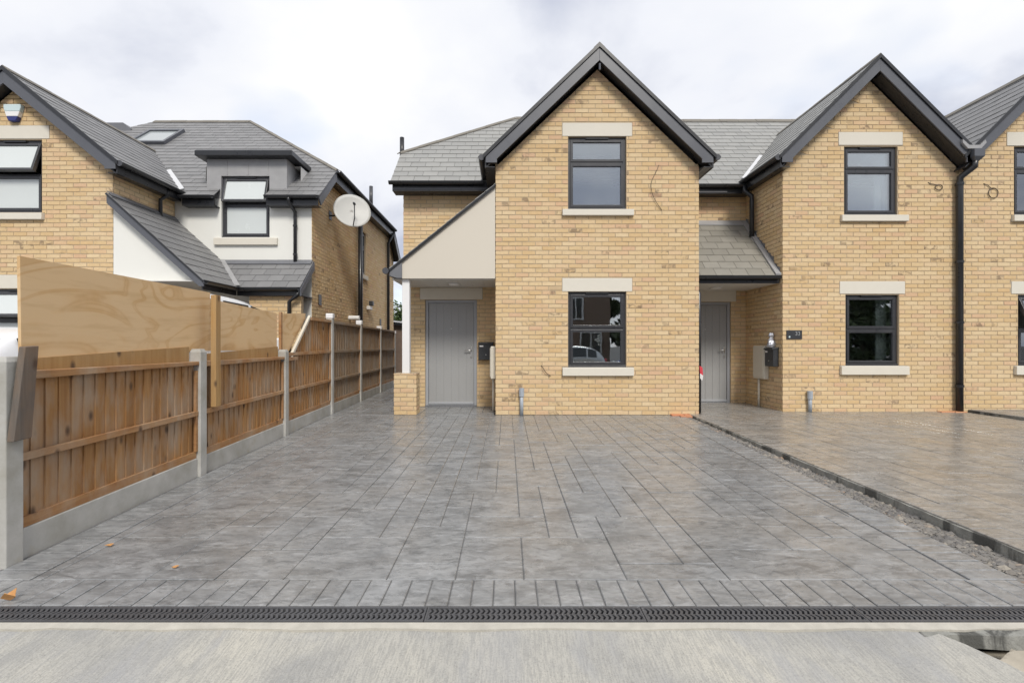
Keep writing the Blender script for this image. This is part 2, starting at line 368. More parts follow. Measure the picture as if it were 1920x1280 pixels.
class House:
    def __init__(s, thing_): s.t = thing_; s.full = []; s.sl = []
def wall(h, name, o, u, poly, holes=(), thick=.28, brick=True, core='mortar'):
    """a vertical brick wall: o origin, u horizontal unit vector, outward normal = u x z turned to face out (u to the right seen from outside)"""
    o = Vector(o); u = Vector(u).normalized(); zz = Vector((0, 0, 1)); n = u.cross(zz)      # outward
    P = lambda a, b, d=0: o+u*a+zz*b+n*d
    poly = ccw([tuple(q) for q in poly]); holes = [tuple(q) for q in holes]
    xs = [q[0] for q in poly]; zs = [q[1] for q in poly]; x0, x1, z0, z1 = min(xs), max(xs), min(zs), max(zs)
    m = MB(); rects = [(x0+(.008 if brick else 0), x1-(.008 if brick else 0), z0, z1)]
    for q in holes: rects = minus(rects, q)
    for (a, b, c, d) in rects:
        pg = clip_convex([(a, c), (b, c), (b, d), (a, d)], poly)
        if len(pg) >= 3 and area(pg) > 1e-5: m.prism([P(q[0], q[1], -.006 if brick else 0) for q in pg], -n*thick)
    core_o = m.build(name, core, h.t)
    if not brick: return core_o
    rest = MB(); row = 0; z = z0+JT/2
    while z < z1:
        x = x0+JT/2-(0 if row % 2 == 0 else (BR_L+JT)/2)
        while x < x1:
            rc = [(x, x+BR_L, z, z+BR_H)]
            for q in holes: rc = minus(rc, (q[0]-JT*.6, q[1]+JT*.6, q[2]-JT*.4, q[3]+JT*.4))
            for (a, b, c, d) in rc:
                a2, b2 = max(a, x0+.002), min(b, x1-.002)
                if b2-a2 < .012 or d-c < .012: continue
                pg = clip_convex([(a2, c), (b2, c), (b2, d), (a2, d)], poly)
                if len(pg) < 3 or area(pg) < 2e-4: continue
                jj = random.uniform(-.0016, .0016)
                if abs(area(pg)-BR_L*BR_H) < 1e-6 and n.y < -.9:
                    h.full.append((P(x+BR_L/2, z+BR_H/2, jj), core_o, rest, pg, P))
                else: rest.prism([P(q[0], q[1], -.018) for q in pg], n*(.018+jj))
            x += BR_L+JT
        z += BR_H+JT; row += 1
    h.rests = getattr(h, 'rests', []); h.rests.append((rest, core_o))
    return core_o
def finish_bricks(h, limit=300):
    h.full.sort(key=lambda r: (r[0]-Vector((0, 0, EYE))).length)
    for i, (c, par, rest, pg, P) in enumerate(h.full):
        if i < limit:
            o = bpy.data.objects.new('brick', BRICKS[random.randrange(6)]); place(o, c, par)
            if random.random() < .5: o.rotation_euler.y = math.pi
        else: rest.prism([P(q[0], q[1], -.018) for q in pg], P(0, 0, 1)*1-P(0, 0, 0) if False else (P(0, 0, .018+random.uniform(-.0016, .0016))-P(0, 0, 0)))
    for rest, par in h.rests:
        if rest.v: rest.build('joined_bricks', 'brick', par, kind='stuff')

# ---- slates
SW, SG = .285, .205
def slate_proto(mat):
    m = MB(); x = SW/2-.003
    vs = [(-x, 0, .0), (x, 0, .0), (x, SG, -.004), (-x, SG, -.004), (-x, 0, .011), (x, 0, .011), (x, SG+.03, .001), (-x, SG+.03, .001)]
    me = bpy.data.meshes.new('slate'); me.from_pydata(vs, [], [(4, 5, 6, 7), (0, 1, 5, 4), (1, 2, 6, 5), (3, 0, 4, 7)]); me.update(); me.materials.append(MT[mat]); return me
SLATES = {k: slate_proto(k) for k in ('slate', 'slate_warm', 'slate_dark')}
def slope(h, name, o, u, v, poly, mat, deck='gutter', thick=.03, prefer=True, sw=SW, sg=SG):
    """a roof slope: o on the eave, u along the eave, v up the slope; poly in (u, v) metres"""
    o = Vector(o); u = Vector(u).normalized(); v = Vector(v).normalized(); n = u.cross(v).normalized()
    if n.z < 0: n = -n
    P = lambda a, b, d=0: o+u*a+v*b+n*d
    poly = ccw([tuple(q) for q in poly]); m = MB().prism([P(a, b, -.004) for a, b in poly], -n*thick)
    ob = m.build(name, deck, h.t); rest = MB()
    us = [q[0] for q in poly]; v0, v1 = min(q[1] for q in poly), max(q[1] for q in poly); row = 0; y = v0
    while y < v1:
        x = min(us)-(0 if row % 2 else sw/2)
        while x < max(us):
            jt = random.uniform(-.0015, .0015)
            pg = clip_convex([(x+.003, y), (x+sw-.003, y), (x+sw-.003, y+sg+.03), (x+.003, y+sg+.03)], poly)
            if len(pg) >= 3 and area(pg) > 3e-4:
                full = abs(area(pg)-(sw-.006)*(sg+.03)) < 1e-6 and sw == SW and sg == SG
                hgt = lambda b, y=y, jt=jt: .011-.010*min(1, max(0, (b-y)/(sg+.03)))+jt
                rec = (P(x+sw/2, y, jt), ob, rest, pg, P, hgt, Matrix((u, v, n)).transposed() if u.cross(v).dot(n) > 0 else None, mat)
                if full and prefer and rec[6] is not None: h.sl.append(rec)
                else: slate_poly(rest, pg, P, hgt)
            x += sw
        y += sg; row += 1
    h.srest = getattr(h, 'srest', []); h.srest.append((rest, ob, mat))
    return ob
def slate_poly(rest, pg, P, hgt):
    n = len(pg); b = [P(a, c, -.003) for a, c in pg]; t = [P(a, c, hgt(c)) for a, c in pg]
    rest.add(b+t, [tuple(range(n, 2*n))]+[(i, (i+1) % n, (i+1) % n+n, i+n) for i in range(n)])
def finish_slates(h, limit=300):
    h.sl.sort(key=lambda r: (r[0]-Vector((0, 0, EYE))).length)
    for i, (c, par, rest, pg, P, hgt, rot, mat) in enumerate(h.sl):
        if i < limit:
            o = bpy.data.objects.new('slate', SLATES[mat]); place(o, c, par); o.rotation_euler = rot.to_euler()
        else: slate_poly(rest, pg, P, hgt)
    for rest, par, mat in getattr(h, 'srest', []):
        if rest.v: rest.build('joined_slates', mat, par, kind='stuff')
def ridge_tiles(h, a, b, parent, down, w_=.13, mat='ridge', step=.45):
    """angled ridge caps from a to b; down = the two downhill directions"""
    a = Vector(a); b = Vector(b); L_ = (b-a).length; k = max(1, round(L_/step)); t = (b-a)/k
    d1, d2 = [Vector(q).normalized() for q in down]; up = Vector((0, 0, 1))
    for i in range(k):
        p = a+t*i+t*.006; q = a+t*(i+1)-t*.006; lift = up*(.022+.003*(i % 2))
        m = MB()
        for dd in (d1, d2):
            m.prism([p+lift, q+lift, q+lift+dd*w_, p+lift+dd*w_], up*.016)
        m.build('ridge_tile', mat, parent)

# ---- windows and doors
def window(h, M, w_, z0, z1, split, open_top=0, vent=True, glass='glass', room=True, fw=.05, mullion_light=False):
    """local frame: x from 0 to w_, y into the house, z up; M maps it to the world"""
    f = MB(); d0, d1 = .045, .115
    f.box(0, fw, d0, d1, z0, z1).box(w_-fw, w_, d0, d1, z0, z1).box(fw, w_-fw, d0, d1, z0, z0+fw).box(fw, w_-fw, d0, d1, z1-fw, z1)
    f.box(fw, w_-fw, d0, d1, split-fw/2, split+fw/2)
    f.box(-.01, w_+.01, d0-.025, d0+.002, z0-.004, z0+.028)
    fr = f.xf(M).build('window', 'frame', h.t, bevel=.004)
    for (a, b, tilt) in ((z0+fw, split-fw/2, 0), (split+fw/2, z1-fw, open_top)):
        s = .034; e0, e1 = d0-.012, d0+.05; sm = MB()
        sm.box(fw-.008, fw+s, e0, e1, a-.008, b+.008).box(w_-fw-s, w_-fw+.008, e0, e1, a-.008, b+.008).box(fw+s, w_-fw-s, e0, e1, a-.008, a+s).box(fw+s, w_-fw-s, e0, e1, b-s, b+.008)
        pm = MB().box(fw+s, w_-fw-s, d0+.012, d0+.030, a+s, b-s)
        if tilt:
            H = Matrix.Translation((0, e0, b)) @ Matrix.Rotation(-tilt, 4, 'X') @ Matrix.Translation((0, -e0, -b))
            sm.xf(H); pm.xf(H)
        sm.xf(M).build('sash', 'frame', fr, bevel=.003); pm.xf(M).build('pane', glass, fr)
    if vent: MB().box(w_*.30, w_*.70, d0-.03, d0-.001, z1-.034, z1-.010).xf(M).build('trickle_vent', 'gutter', fr, bevel=.003)
    if room:
        r = MB(); a0, a1, b0, b1, c0, c1 = -.5, w_+.5, .30, 2.6, z0-.75, z1+.3
        r.add([(a0,b0,c0),(a1,b0,c0),(a1,b1,c0),(a0,b1,c0),(a0,b0,c1),(a1,b0,c1),(a1,b1,c1),(a0,b1,c1)], [(0,1,2,3),(4,7,6,5),(1,5,6,2),(2,6,7,3),(3,7,4,0)])
        r.xf(M).build('room', 'plug', h.t)
        rv = MB().box(-.10, 0, .118, .30, z0-.1, z1+.1).box(w_, w_+.10, .118, .30, z0-.1, z1+.1).box(0, w_, .118, .30, z1, z1+.1).box(0, w_, .118, .30, z0-.1, z0)
        rv.xf(M).build('inner_reveal', 'plug', h.t)
    return fr
def lintel(h, x0, x1, y, z0, z1): return box('lintel', 'stone', h.t, x0, x1, y-.006, y+.10, z0, z1, bevel=.006)
def sill(h, x0, x1, y, z0, z1):
    m = MB().prism([(x0, y-.055, z0), (x0, y+.10, z0), (x0, y+.10, z1+.004), (x0, y-.055, z1-.012)], (x1-x0, 0, 0))
    return m.build('sill', 'stone', h.t, bevel=.006)
def door(h, x0, x1, y, z1, hand):
    f = MB().box(x0, x0+.055, y+.03, y+.12, 0.0, z1).box(x1-.055, x1, y+.03, y+.12, 0.0, z1).box(x0+.055, x1-.055, y+.03, y+.12, z1-.055, z1).box(x0+.055, x1-.055, y+.02, y+.12, 0.0, .03)
    box('door_frame', 'door_frame', h.t, 0, 1, 0, 1, 0, 1) if False else f.build('door_frame', 'door_frame', h.t, bevel=.004)
    a, b = x0+.06, x1-.06; k = 6; lf = MB(); st = (b-a)/k
    for i in range(k): lf.box(a+st*i+.0025, a+st*(i+1)-.0025, y+.05, y+.095, .035, z1-.06)
    lf.box(a, b, y+.056, y+.09, .035, z1-.06)
    dr = lf.build('door', 'door', h.t)
    box('weather_bar', 'door_frame', dr, a, b, y+.022, y+.052, .04, .085, bevel=.006)
    hx = b-.05 if hand > 0 else a+.05
    box('handle_plate', 'steel', dr, hx-.016, hx+.016, y+.040, y+.050, .93, 1.15, bevel=.006)
    MB().tube([(hx, y+.045, 1.08), (hx, y+.0, 1.08), (hx-hand*.02, y-.005, 1.08), (hx-hand*.12, y-.005, 1.08)], .010, 8).build('handle', 'steel', dr, smooth=True)
    MB().tube([(hx, y+.045, .97), (hx, y+.028, .97)], .014, 10).build('lock_cylinder', 'steel', dr)
    MB().tube([((a+b)/2, y+.052, 1.5), ((a+b)/2, y+.040, 1.5)], .011, 10).build('spyhole', 'steel', dr)
    return dr

def gable_roof(h, cx_, half, za, k, yf, ywall, main, mat, eave_l=True, eave_r=True, backs=(None, None)):
    """front-facing gable: ridge at height za running back until it meets the main slope main=(y0, z0, m)"""
    ys = lambda s: main[0]+(za-k*s-main[1])/main[2]
    ln = math.sqrt(1+k*k); sl = half*ln; obs = []
    for sgn in (-1, 1):
        v = Vector((-sgn, 0, k)); o = (cx_+sgn*half, yf, za-k*half)
        yb0, yb1 = ys(half)+.04, ys(0)+.04
        poly = [(0, 0), (yb0-yf, 0), (yb1-yf, sl), (0, sl)]
        if sgn > 0: ob = slope(h, 'roof', o, (0, 1, 0), v, poly, mat, deck='gutter')
        else:
            poly = [(-a, b) for a, b in poly]; ob = slope(h, 'roof', o, (0, -1, 0), v, poly, mat, deck='gutter')
        obs.append(ob)
        # barge board with a level foot, and the soffit behind it
        def line(s, d): return (cx_+sgn*s, yf+.012, za-k*s-d)
        vt = .048; vb = .262
        hb = half-.035
        pl = [line(0, vt), line(hb, vt), (cx_+sgn*hb, yf+.012, za-k*hb-.15), (cx_+sgn*(hb-.185), yf+.012, za-k*hb-.15), ]
        sx = hb-.185; zb_ = za-k*hb-.15; s_hit = (za-vb-zb_)/k
        if s_hit < hb-.185: pl = [line(0, vt), line(hb, vt), (cx_+sgn*hb, yf+.012, zb_), (cx_+sgn*s_hit, yf+.012, zb_), line(0, vb)]
        else: pl = [line(0, vt), line(hb, vt), (cx_+sgn*hb, yf+.012, zb_), (cx_+sgn*(hb-.185), yf+.012, zb_), line(hb-.185, vb), line(0, vb)]
        MB().prism(pl, (0, .024, 0)).build('barge_board', 'fascia', h.t, bevel=.003)
        MB().prism([line(0, -.024), line(half+.01, -.024), line(half+.01, .046), line(0, .046)], (0, -.022, 0)).build('verge_trim', 'gutter', h.t)
        MB().prism([(cx_+sgn*.0, yf+.038, za-vb+.02), (cx_+sgn*half*.98, yf+.038, za-k*half*.98-vb+.03), (cx_+sgn*half*.98, yf+.038, za-k*half*.98-vb+.05), (cx_+sgn*.0, yf+.038, za-vb+.05)], (0, ywall-yf-.03, 0)).build('verge_soffit', 'gutter', h.t)
        if (sgn < 0 and eave_l) or (sgn > 0 and eave_r):
            ez = za-k*half; ye = backs[0 if sgn < 0 else 1] or ys(half)
            x = cx_+sgn*half
            box('eave_fascia', 'gutter', h.t, min(x-sgn*.045, x-sgn*.02), max(x-sgn*.045, x-sgn*.02), yf+.04, ye, ez-.19, ez-.02)
            xw = x-sgn*.185
            box('eave_soffit', 'gutter', h.t, min(xw, x-sgn*.046), max(xw, x-sgn*.046), yf+.04, ye, ez-.185, ez-.172)
            g = MB().half_gutter((x+sgn*.036, yf+.01, ez-.012), (x+sgn*.036, ye, ez-.012)); go = g.build('gutter', 'gutter', h.t, smooth=False)
            MB().tube([(x+sgn*.036, yf+.006, ez-.03), (x+sgn*.036, yf+.016, ez-.03)], .05, 12).build('gutter_stop_end', 'pipe_grey', h.t)
    kk = Vector((-1, 0, -k)); kj = Vector((1, 0, -k))
    ridge_tiles(h, (cx_, yf+.0, za), (cx_, ys(0)+.05, za), obs[1], (kk, kj))
    return obs

# ================================================================== the setting
GS = .0095
def gz(y): return -GS*max(0, 8.17-y)
gm = MB().add([(-600, -600, -.30), (600, -600, -.30), (600, 900, -.30), (-600, 900, -.30)], [(0, 1, 2, 3)])
structure(gm.build('ground', 'asphalt'))
structure(box('neighbour_drive', 'neighbour_drive', None, -16, -3.0, 1.9, 9.7, -.28, -.05))
structure(box('neighbour_path', 'neighbour_drive', None, -3.9, -3.28, 9.73, 20, -.28, -.06))

FX = lambda y: -2.70-.042*y         # the fence line
# --- stamped concrete paving
def ashlar(x0, x1, y0, y1, g, rng):
    nx, ny = max(1, round((x1-x0)/g)), max(1, round((y1-y0)/g)); gx, gy = (x1-x0)/nx, (y1-y0)/ny
    occ = [[0]*nx for _ in range(ny)]; res = []; vj = [[0]*(nx+1) for _ in range(ny+1)]; hj = [[0]*(nx+1) for _ in range(ny+1)]
    for j in range(ny):
        for i in range(nx):
            if occ[j][i]: continue
            opts = [(2, 3), (3, 2), (2, 2), (3, 3), (2, 1), (3, 1), (1, 2), (4, 2), (2, 4), (1, 3)]; wts = [5, 5, 3, 5, 1, 1, 1, 3, 2, 1]
            cand = []
            for (a, b), wt in zip(opts, wts):
                if i+a <= nx and j+b <= ny and all(not occ[j+q][i+p] for p in range(a) for q in range(b)): cand.append(((a, b), wt*(.06 if j > 0 and vj[j-1][i+a] else 1)*(.12 if i > 0 and hj[j+b][i-1] else 1)))
            a, b = (1, 1)
            if cand:
                a, b = rng.choices([c[0] for c in cand], [c[1] for c in cand])[0]
            for p in range(a):
                for q in range(b): occ[j+q][i+p] = 1; vj[j+q][i+a] = 1
                hj[j+b][i+p] = 1
            res.append((x0+i*gx, x0+(i+a)*gx, y0+j*gy, y0+(j+b)*gy))
    return res
def slab(poly, parent, mat, name, zf, joint=.0026, thick=.035, into=None):
    """one stamped piece: top edge rounded off, standing proud of the joint"""
    n = len(poly); cxy = (sum(p[0] for p in poly)/n, sum(p[1] for p in poly)/n)
    def inset(d):
        q = ccw(list(poly)); r = q
        for i in range(len(q)):
            a, b = q[i], q[(i+1) % len(q)]; l_ = math.hypot(b[0]-a[0], b[1]-a[1]) or 1; nx_, ny_ = -(b[1]-a[1])/l_*d, (b[0]-a[0])/l_*d
            r = clip(r, (a[0]+nx_, a[1]+ny_), (b[0]+nx_, b[1]+ny_))
            if len(r) < 3: return []
        return r
    o, t = inset(joint), inset(joint+.005)
    if len(o) < 3 or len(t) != len(o) or area(o) < .001: return
    k = len(o); j = random.uniform(-.0015, .0015); m = into or MB()
    m.add([(x, y, zf(y)-thick) for x, y in o]+[(x, y, zf(y)-.0035+j) for x, y in o]+[(x, y, zf(y)+j) for x, y in t],
          [(i, (i+1) % k, (i+1) % k+k, i+k) for i in range(k)]+[(i+k, (i+1) % k+k, (i+1) % k+2*k, i+2*k) for i in range(k)]+[tuple(range(2*k, 3*k))])
    return None if into else m.build(name, mat, parent)
rng = random.Random(11)
DY0, DY1 = 2.285, 8.17
RX = lambda y: 2.67+(y-2.3)*.050        # right edge of the drive
bed = MB()
bp = [(FX(DY0)+.03, DY0), (RX(DY0), DY0), (RX(DY1), DY1), (FX(DY1)+.03, DY1)]
bed.prism([(x, y, gz(y)-.008) for x, y in bp], (0, 0, -.22)).prism([(FX(8.18)+.03, 8.17, -.013), (-.21, 8.17, -.013), (-.21, 9.30, -.013), (FX(9.3)+.03, 9.30, -.013)], (0, 0, -.22)).prism([(FX(9.3)+.03, 9.30, -.013), (-2.0, 9.30, -.013), (-2.0, 15, -.013), (FX(15)+.03, 15, -.013)], (0, 0, -.22))
drive = structure(bed.build('driveway', 'joint'))
BW, BL = .107, .25
inner = ccw([(FX(DY0)+.055+BL, DY0+BL), (RX(DY0)-BL, DY0+BL), (RX(DY1)-BL, DY1), (FX(DY1)+.055+BL, DY1)])
for (a, b, c, d) in ashlar(-2.8, 2.8, DY0+BL, DY1, .182, rng):
    pg = clip_convex([(a, c), (b, c), (b, d), (a, d)], inner)
    if len(pg) >= 3 and area(pg) > .006: slab(pg, drive, 'paving', 'paving_slab', gz, .0022)
x = FX(DY0)+.055
while x < RX(DY0)-.02:                      # soldier course along the drain
    slab([(x, DY0), (min(x+BW, RX(DY0)), DY0), (min(x+BW, RX(DY0)), DY0+BL), (x, DY0+BL)], drive, 'paving', 'border_paver', gz); x += BW
y = DY0+BL
while y < DY1-.01:                          # soldier courses along the fence and along the right edge
    y2 = min(y+BW, DY1)
    slab([(FX(y)+.055, y), (FX(y)+.055+BL, y), (FX(y2)+.055+BL, y2), (FX(y2)+.055, y2)], drive, 'paving', 'border_paver', gz)
    slab([(RX(y)-BL, y), (RX(y), y), (RX(y2), y2), (RX(y2)-BL, y2)], drive, 'paving', 'border_paver', gz); y = y2
far = MB()
for (a, b, c, d) in ashlar(-3.0, -.21, 8.17, 9.3, .22, rng)+ashlar(-3.2, -2.0, 9.3, 14.9, .25, rng):
    pg = clip_convex([(a, c), (b, c), (b, d), (a, d)], [(FX(8.1)+.05, 8.1), (0, 8.1), (0, 15), (FX(15)+.05, 15)])
    if len(pg) >= 3 and area(pg) > .006: slab(pg, drive, 'paving', 'paving_slab', gz, .0022, into=far)
far.build('joined_slabs', 'paving', drive, kind='stuff')

# --- the raised drive of the middle house
PX = lambda y: 2.955+(y-2.5)*.022
PZ = lambda y: .022-.004*max(0, 8.2-y)
pm = MB().prism([(PX(2.2), 2.30, PZ(2.3)-.013), (7.98, 2.30, PZ(2.3)-.013), (7.98, 8.45, PZ(8.45)-.013), (PX(8.16), 8.45, PZ(8.45)-.013)], (0, 0, -.26))
pm.prism([(3.27, 8.45, .009), (4.82, 8.45, .009), (4.82, 9.75, .009), (3.27, 9.75, .009)], (0, 0, -.26))
plat = structure(pm.build('raised_driveway', 'joint'))
inner2 = ccw([(PX(2.3)+.22, 2.3+.22), (7.95, 2.52), (7.95, 8.45), (PX(8.45)+.22, 8.45)])
for (a, b, c, d) in ashlar(3.0, 8.0, 2.52, 8.45, .21, rng):
    pg = clip_convex([(a, c), (b, c), (b, d), (a, d)], inner2)
    if len(pg) >= 3 and area(pg) > .006: slab(pg, plat, 'paving_warm', 'paving_slab', PZ, .0025)
y = 2.3
while y < 8.15:
    y2 = min(y+.16, 8.16); slab([(PX(y), y), (PX(y)+.22, y), (PX(y2)+.22, y2), (PX(y2), y2)], plat, 'paving_warm', 'border_paver', PZ, .0025); y = y2
x = PX(2.3)+.22
while x < 7.9: slab([(x, 2.3), (x+.16, 2.3), (x+.16, 2.52), (x, 2.52)], plat, 'paving_warm', 'border_paver', PZ); x += .16
for (a, b, c, d) in ashlar(3.27, 4.82, 8.45, 9.75, .26, rng): slab([(a, c), (b, c), (b, d), (a, d)], plat, 'paving_warm', 'paving_slab', PZ, .0025)
# rough cast edge under the pavers
em = MB(); nseg = 60; pts = []
for i in range(nseg+1):
    y = 2.3+(8.13-2.3)*i/nseg; j = random.uniform(-.014, .008); pts.append((y, PX(y)-.012+j))
for i in range(nseg):
    (ya, xa), (yb, xb) = pts[i], pts[i+1]
    em.add([(xa-.004, ya, -.26), (xb-.004, yb, -.26), (xb, yb, PZ(yb)-.012), (xa, ya, PZ(ya)-.012), (PX(ya)+.02, ya, PZ(ya)-.012), (PX(yb)+.02, yb, PZ(yb)-.012)], [(0, 3, 2, 1), (3, 4, 5, 2)])
em.build('cast_edge', 'kerb_concrete', plat)
# third house's drive, a step up again
t3 = MB().prism([(8.06, 2.3, .045), (12.5, 2.3, .045), (12.5, 8.45, .045), (8.06, 8.45, .045)], (0, 0, -.3))
plat3 = structure(t3.build('far_driveway', 'kerb_concrete'))
for (a, b, c, d) in ashlar(8.06, 12.4, 4.6, 8.45, .3, rng): slab([(a, c), (b, c), (b, d), (a, d)], plat3, 'paving', 'paving_slab', lambda y: .06, .003)

# --- rubble strip between the two drives
sm = MB()
for i in range(40):
    ya, yb = 2.3+5.85*i/40, 2.3+5.85*(i+1)/40
    za_, zb_ = gz(ya)-.014, gz(yb)-.014
    sm.add([(RX(ya)-.01, ya, za_), (PX(ya)+.0, ya, za_-.012), (PX(yb)+.0, yb, zb_-.012), (RX(yb)-.01, yb, zb_)], [(0, 1, 2, 3)])
structure(sm.build('rubble_strip', 'rubble_base'))
st = MB(); rr = random.Random(5)
def pebble(mb, x, y, z, s, r_):
    a = [(1, 0, 0), (-1, 0, 0), (0, 1, 0), (0, -1, 0), (0, 0, 1), (0, 0, -1), (.7, .7, .3), (-.7, .6, .4), (.6, -.7, .35), (-.65, -.65, .3)]
    v = [Vector(q)*s*r_.uniform(.65, 1.1) for q in a]; rt = Matrix.Rotation(r_.uniform(0, 6.28), 3, 'Z')
    v = [rt @ Vector((q.x*1.25, q.y, q.z*.7))+Vector((x, y, z)) for q in v]
    mb.add(v, [(6, 4, 0), (6, 2, 4), (6, 0, 2), (7, 4, 2), (7, 1, 4), (7, 2, 1), (8, 4, 3), (8, 0, 4), (8, 3, 0), (9, 4, 1), (9, 3, 4), (9, 1, 3), (0, 5, 2), (2, 5, 1), (1, 5, 3), (3, 5, 0)])
for i in range(2600):
    y = 2.35+5.75*rr.random()**1.15; u = rr.random(); x = RX(y)+.012+(PX(y)-RX(y)-.03)*u
    pebble(st, x, y, gz(y)-.014-.012*u+.001, rr.choice((.006, .008, .010, .013, .018)) if rr.random() < .93 else .03, rr)
tag(st.build('rubble_stones', 'stones', kind='stuff'), 'loose grey and sandy rubble in the gap between the two driveways', 'rubble')

# --- drain channel
drain = thing('channel_drain', 'black slotted channel drain running across the front of the driveway', 'drain', (0, 2.22, -.2))
GD0, GD1 = 2.158, 2.283
dz = lambda: gz(2.2)-.002
box('channel', 'channel', drain, -4.3, 4.3, GD0, GD1, -.2, dz()-.035)
def grating_mesh():
    m = MB(); W_ = GD1-GD0; Lg = .996; t = .018
    m.box(0, Lg, 0, .016, -t, 0).box(0, Lg, W_-.016, W_, -t, 0).box(0, .008, .016, W_-.016, -t, 0).box(Lg-.008, Lg, .016, W_-.016, -t, 0)
    k = 41; px = (Lg-.016)/k; ys_ = [.014, .038, .062, .087, W_-.014]; off = [0, .012, 0, .012, 0]
    for i in range(k+1):
        x = .008+px*i-.004; bw = .0125
        for j in range(4):
            a, b = ys_[j], ys_[j+1]; xa, xb = x+off[j]-bw/2, x+off[j+1]-bw/2
            q = [(xa, a, -.002), (xa+bw, a, -.002), (xb+bw, b, -.002), (xb, b, -.002)]
            q = [(min(max(p[0], .0), Lg), p[1], p[2]) for p in q]
            m.prism(q, (0, 0, -.014))
    m.box(.004, Lg-.004, .0595, .0645, -.012, -.003)
    return m
g0 = None
for i in range(9):
    x = -4.35+i*1.0+.0
    x = -4.37+i
    if g0 is None:
        m = grating_mesh().xf(Matrix.Translation((x, GD0, dz()))); g0 = m.build('grating', 'grate', drain); gl0 = WORLD[g0]
    else:
        o = g0.copy(); C.objects.link(o); o.location = g0.location+Vector((i, 0, 0))

# --- cement haunch, brushed crossover, kerb and pavement
hm = MB(); xs_ = [-4.4+i*.1 for i in range(96)]
for i in range(95):
    a, b = xs_[i], xs_[i+1]; ja = .006*math.sin(a*9)+.005*math.sin(a*31); jb = .006*math.sin(b*9)+.005*math.sin(b*31)
    hm.prism([(a, GD0-.004, gz(2.2)-.004), (b, GD0-.004, gz(2.2)-.004), (b, 2.118+jb, gz(2.2)-.012), (a, 2.118+ja, gz(2.2)-.012)], (0, 0, -.02))
structure(hm.build('cement_haunch', 'haunch'))
cm = MB(); nx_, ny_ = 60, 12
def cross_z(x, t):                         # t 0 at the drain, 1 at the road
    return gz(2.2)-.018-.12*t
def cross_xr(t): return 1.84+.13*min(1, t/.12)+.5*max(0, t-.12)
vs = []; fs = []
for j in range(ny_+1):
    t = j/ny_; y = 2.15-1.35*t
    for i in range(nx_+1):
        u = i/nx_; x = -6+(cross_xr(t)+6)*u; vs.append((x, y, cross_z(x, t)+.002*math.sin(x*3+t*5)))
for j in range(ny_):
    for i in range(nx_): a = j*(nx_+1)+i; fs.append((a+1, a, a+nx_+1, a+nx_+2))
e0 = len(vs)
for j in range(ny_+1): v = vs[j*(nx_+1)+nx_]; vs.append((v[0]+.012, v[1], -.27))
for j in range(ny_): a = j*(nx_+1)+nx_; fs.append((a, e0+j, e0+j+1, a+nx_+1))
cm.add(vs, fs); structure(cm.build('crossover', 'concrete'))
km = MB(); ks = 40; prev = None
for i in range(ks):
    a, b = 1.80+i*.12, 1.80+(i+1)*.12; q = lambda x: .008*math.sin(x*7)+.006*math.sin(x*17)
    za_, zb_ = gz(2.2)-.013, gz(2.2)-.013
    la, lb = -.125+.012*math.sin(a*5), -.125+.012*math.sin(b*5)
    km.add([(a, 2.15, za_), (b, 2.15, zb_), (b, 2.085+q(b), zb_-.012), (a, 2.085+q(a), za_-.012), (a, 2.075+q(a), la), (b, 2.075+q(b), lb), (a, 2.12, la-.02), (b, 2.12, lb-.02)], [(0, 3, 2, 1), (3, 4, 5, 2), (4, 6, 7, 5)])
structure(km.build('concrete_kerb', 'kerb_concrete'))
pv = MB(); vs = []; fs = []; nx_, ny_ = 110, 130
for j in range(ny_+1):
    for i in range(nx_+1):
        x = 1.6+4.4*i/nx_; y = 2.13-1.6*(j/ny_)
        edge = 1.965+.065*min(1, max(0, (x-2.0)/.12))+.006*math.sin(x*19)
        z = -.100+.002*math.sin(x*13+y*17)-.06*max(0, 1.95-y)
        if y > edge: z -= .075*min(1, (y-edge)/.012)
        vs.append((x, y, z))
for j in range(ny_):
    for i in range(nx_): a = j*(nx_+1)+i; fs.append((a+1, a, a+nx_+1, a+nx_+2))
pv.add(vs, fs); structure(pv.build('pavement', 'dusty'))
lv = MB()
def leaf_piece(name, pts, z, mat, label, cat, lift=.012):
    m = MB(); n = len(pts); cxp = sum(p[0] for p in pts)/n; cyp = sum(p[1] for p in pts)/n
    m.add([(p[0], p[1], z+lift*(.3+.7*((i*7) % 3)/2)) for i, p in enumerate(pts)]+[(cxp, cyp, z+.003)], [(i, (i+1) % n, n) for i in range(n)])
    o = m.build(name, mat); md = o.modifiers.new('s', 'SOLIDIFY'); md.thickness = .002; return tag(o, label, cat)
leaf_piece('fallen_leaf', [(-2.42, 2.31), (-2.40, 2.34), (-2.375, 2.345), (-2.36, 2.32), (-2.335, 2.30), (-2.38, 2.29)], gz(2.3)+.004, 'leaf_dry', 'large curled orange leaf at the far left end of the drain', 'leaf', .05)
leaf_piece('fallen_leaf', [(-2.445, 2.94), (-2.42, 2.955), (-2.395, 2.95), (-2.40, 2.93)], gz(2.94)+.004, 'leaf_dry', 'small dry leaf on the paving near the fence border', 'leaf')
leaf_piece('fallen_leaf', [(-1.84, 2.655), (-1.825, 2.67), (-1.80, 2.66), (-1.815, 2.645)], gz(2.65)+.004, 'leaf_dry', 'tiny dry leaf on the paving just behind the border row', 'leaf')
leaf_piece('fallen_leaf', [(1.985, 2.005), (2.0, 2.03), (2.025, 2.02), (2.01, 1.995)], -.168, 'leaf_dry', 'orange leaf in the dirt gap under the broken kerb', 'leaf', .02)
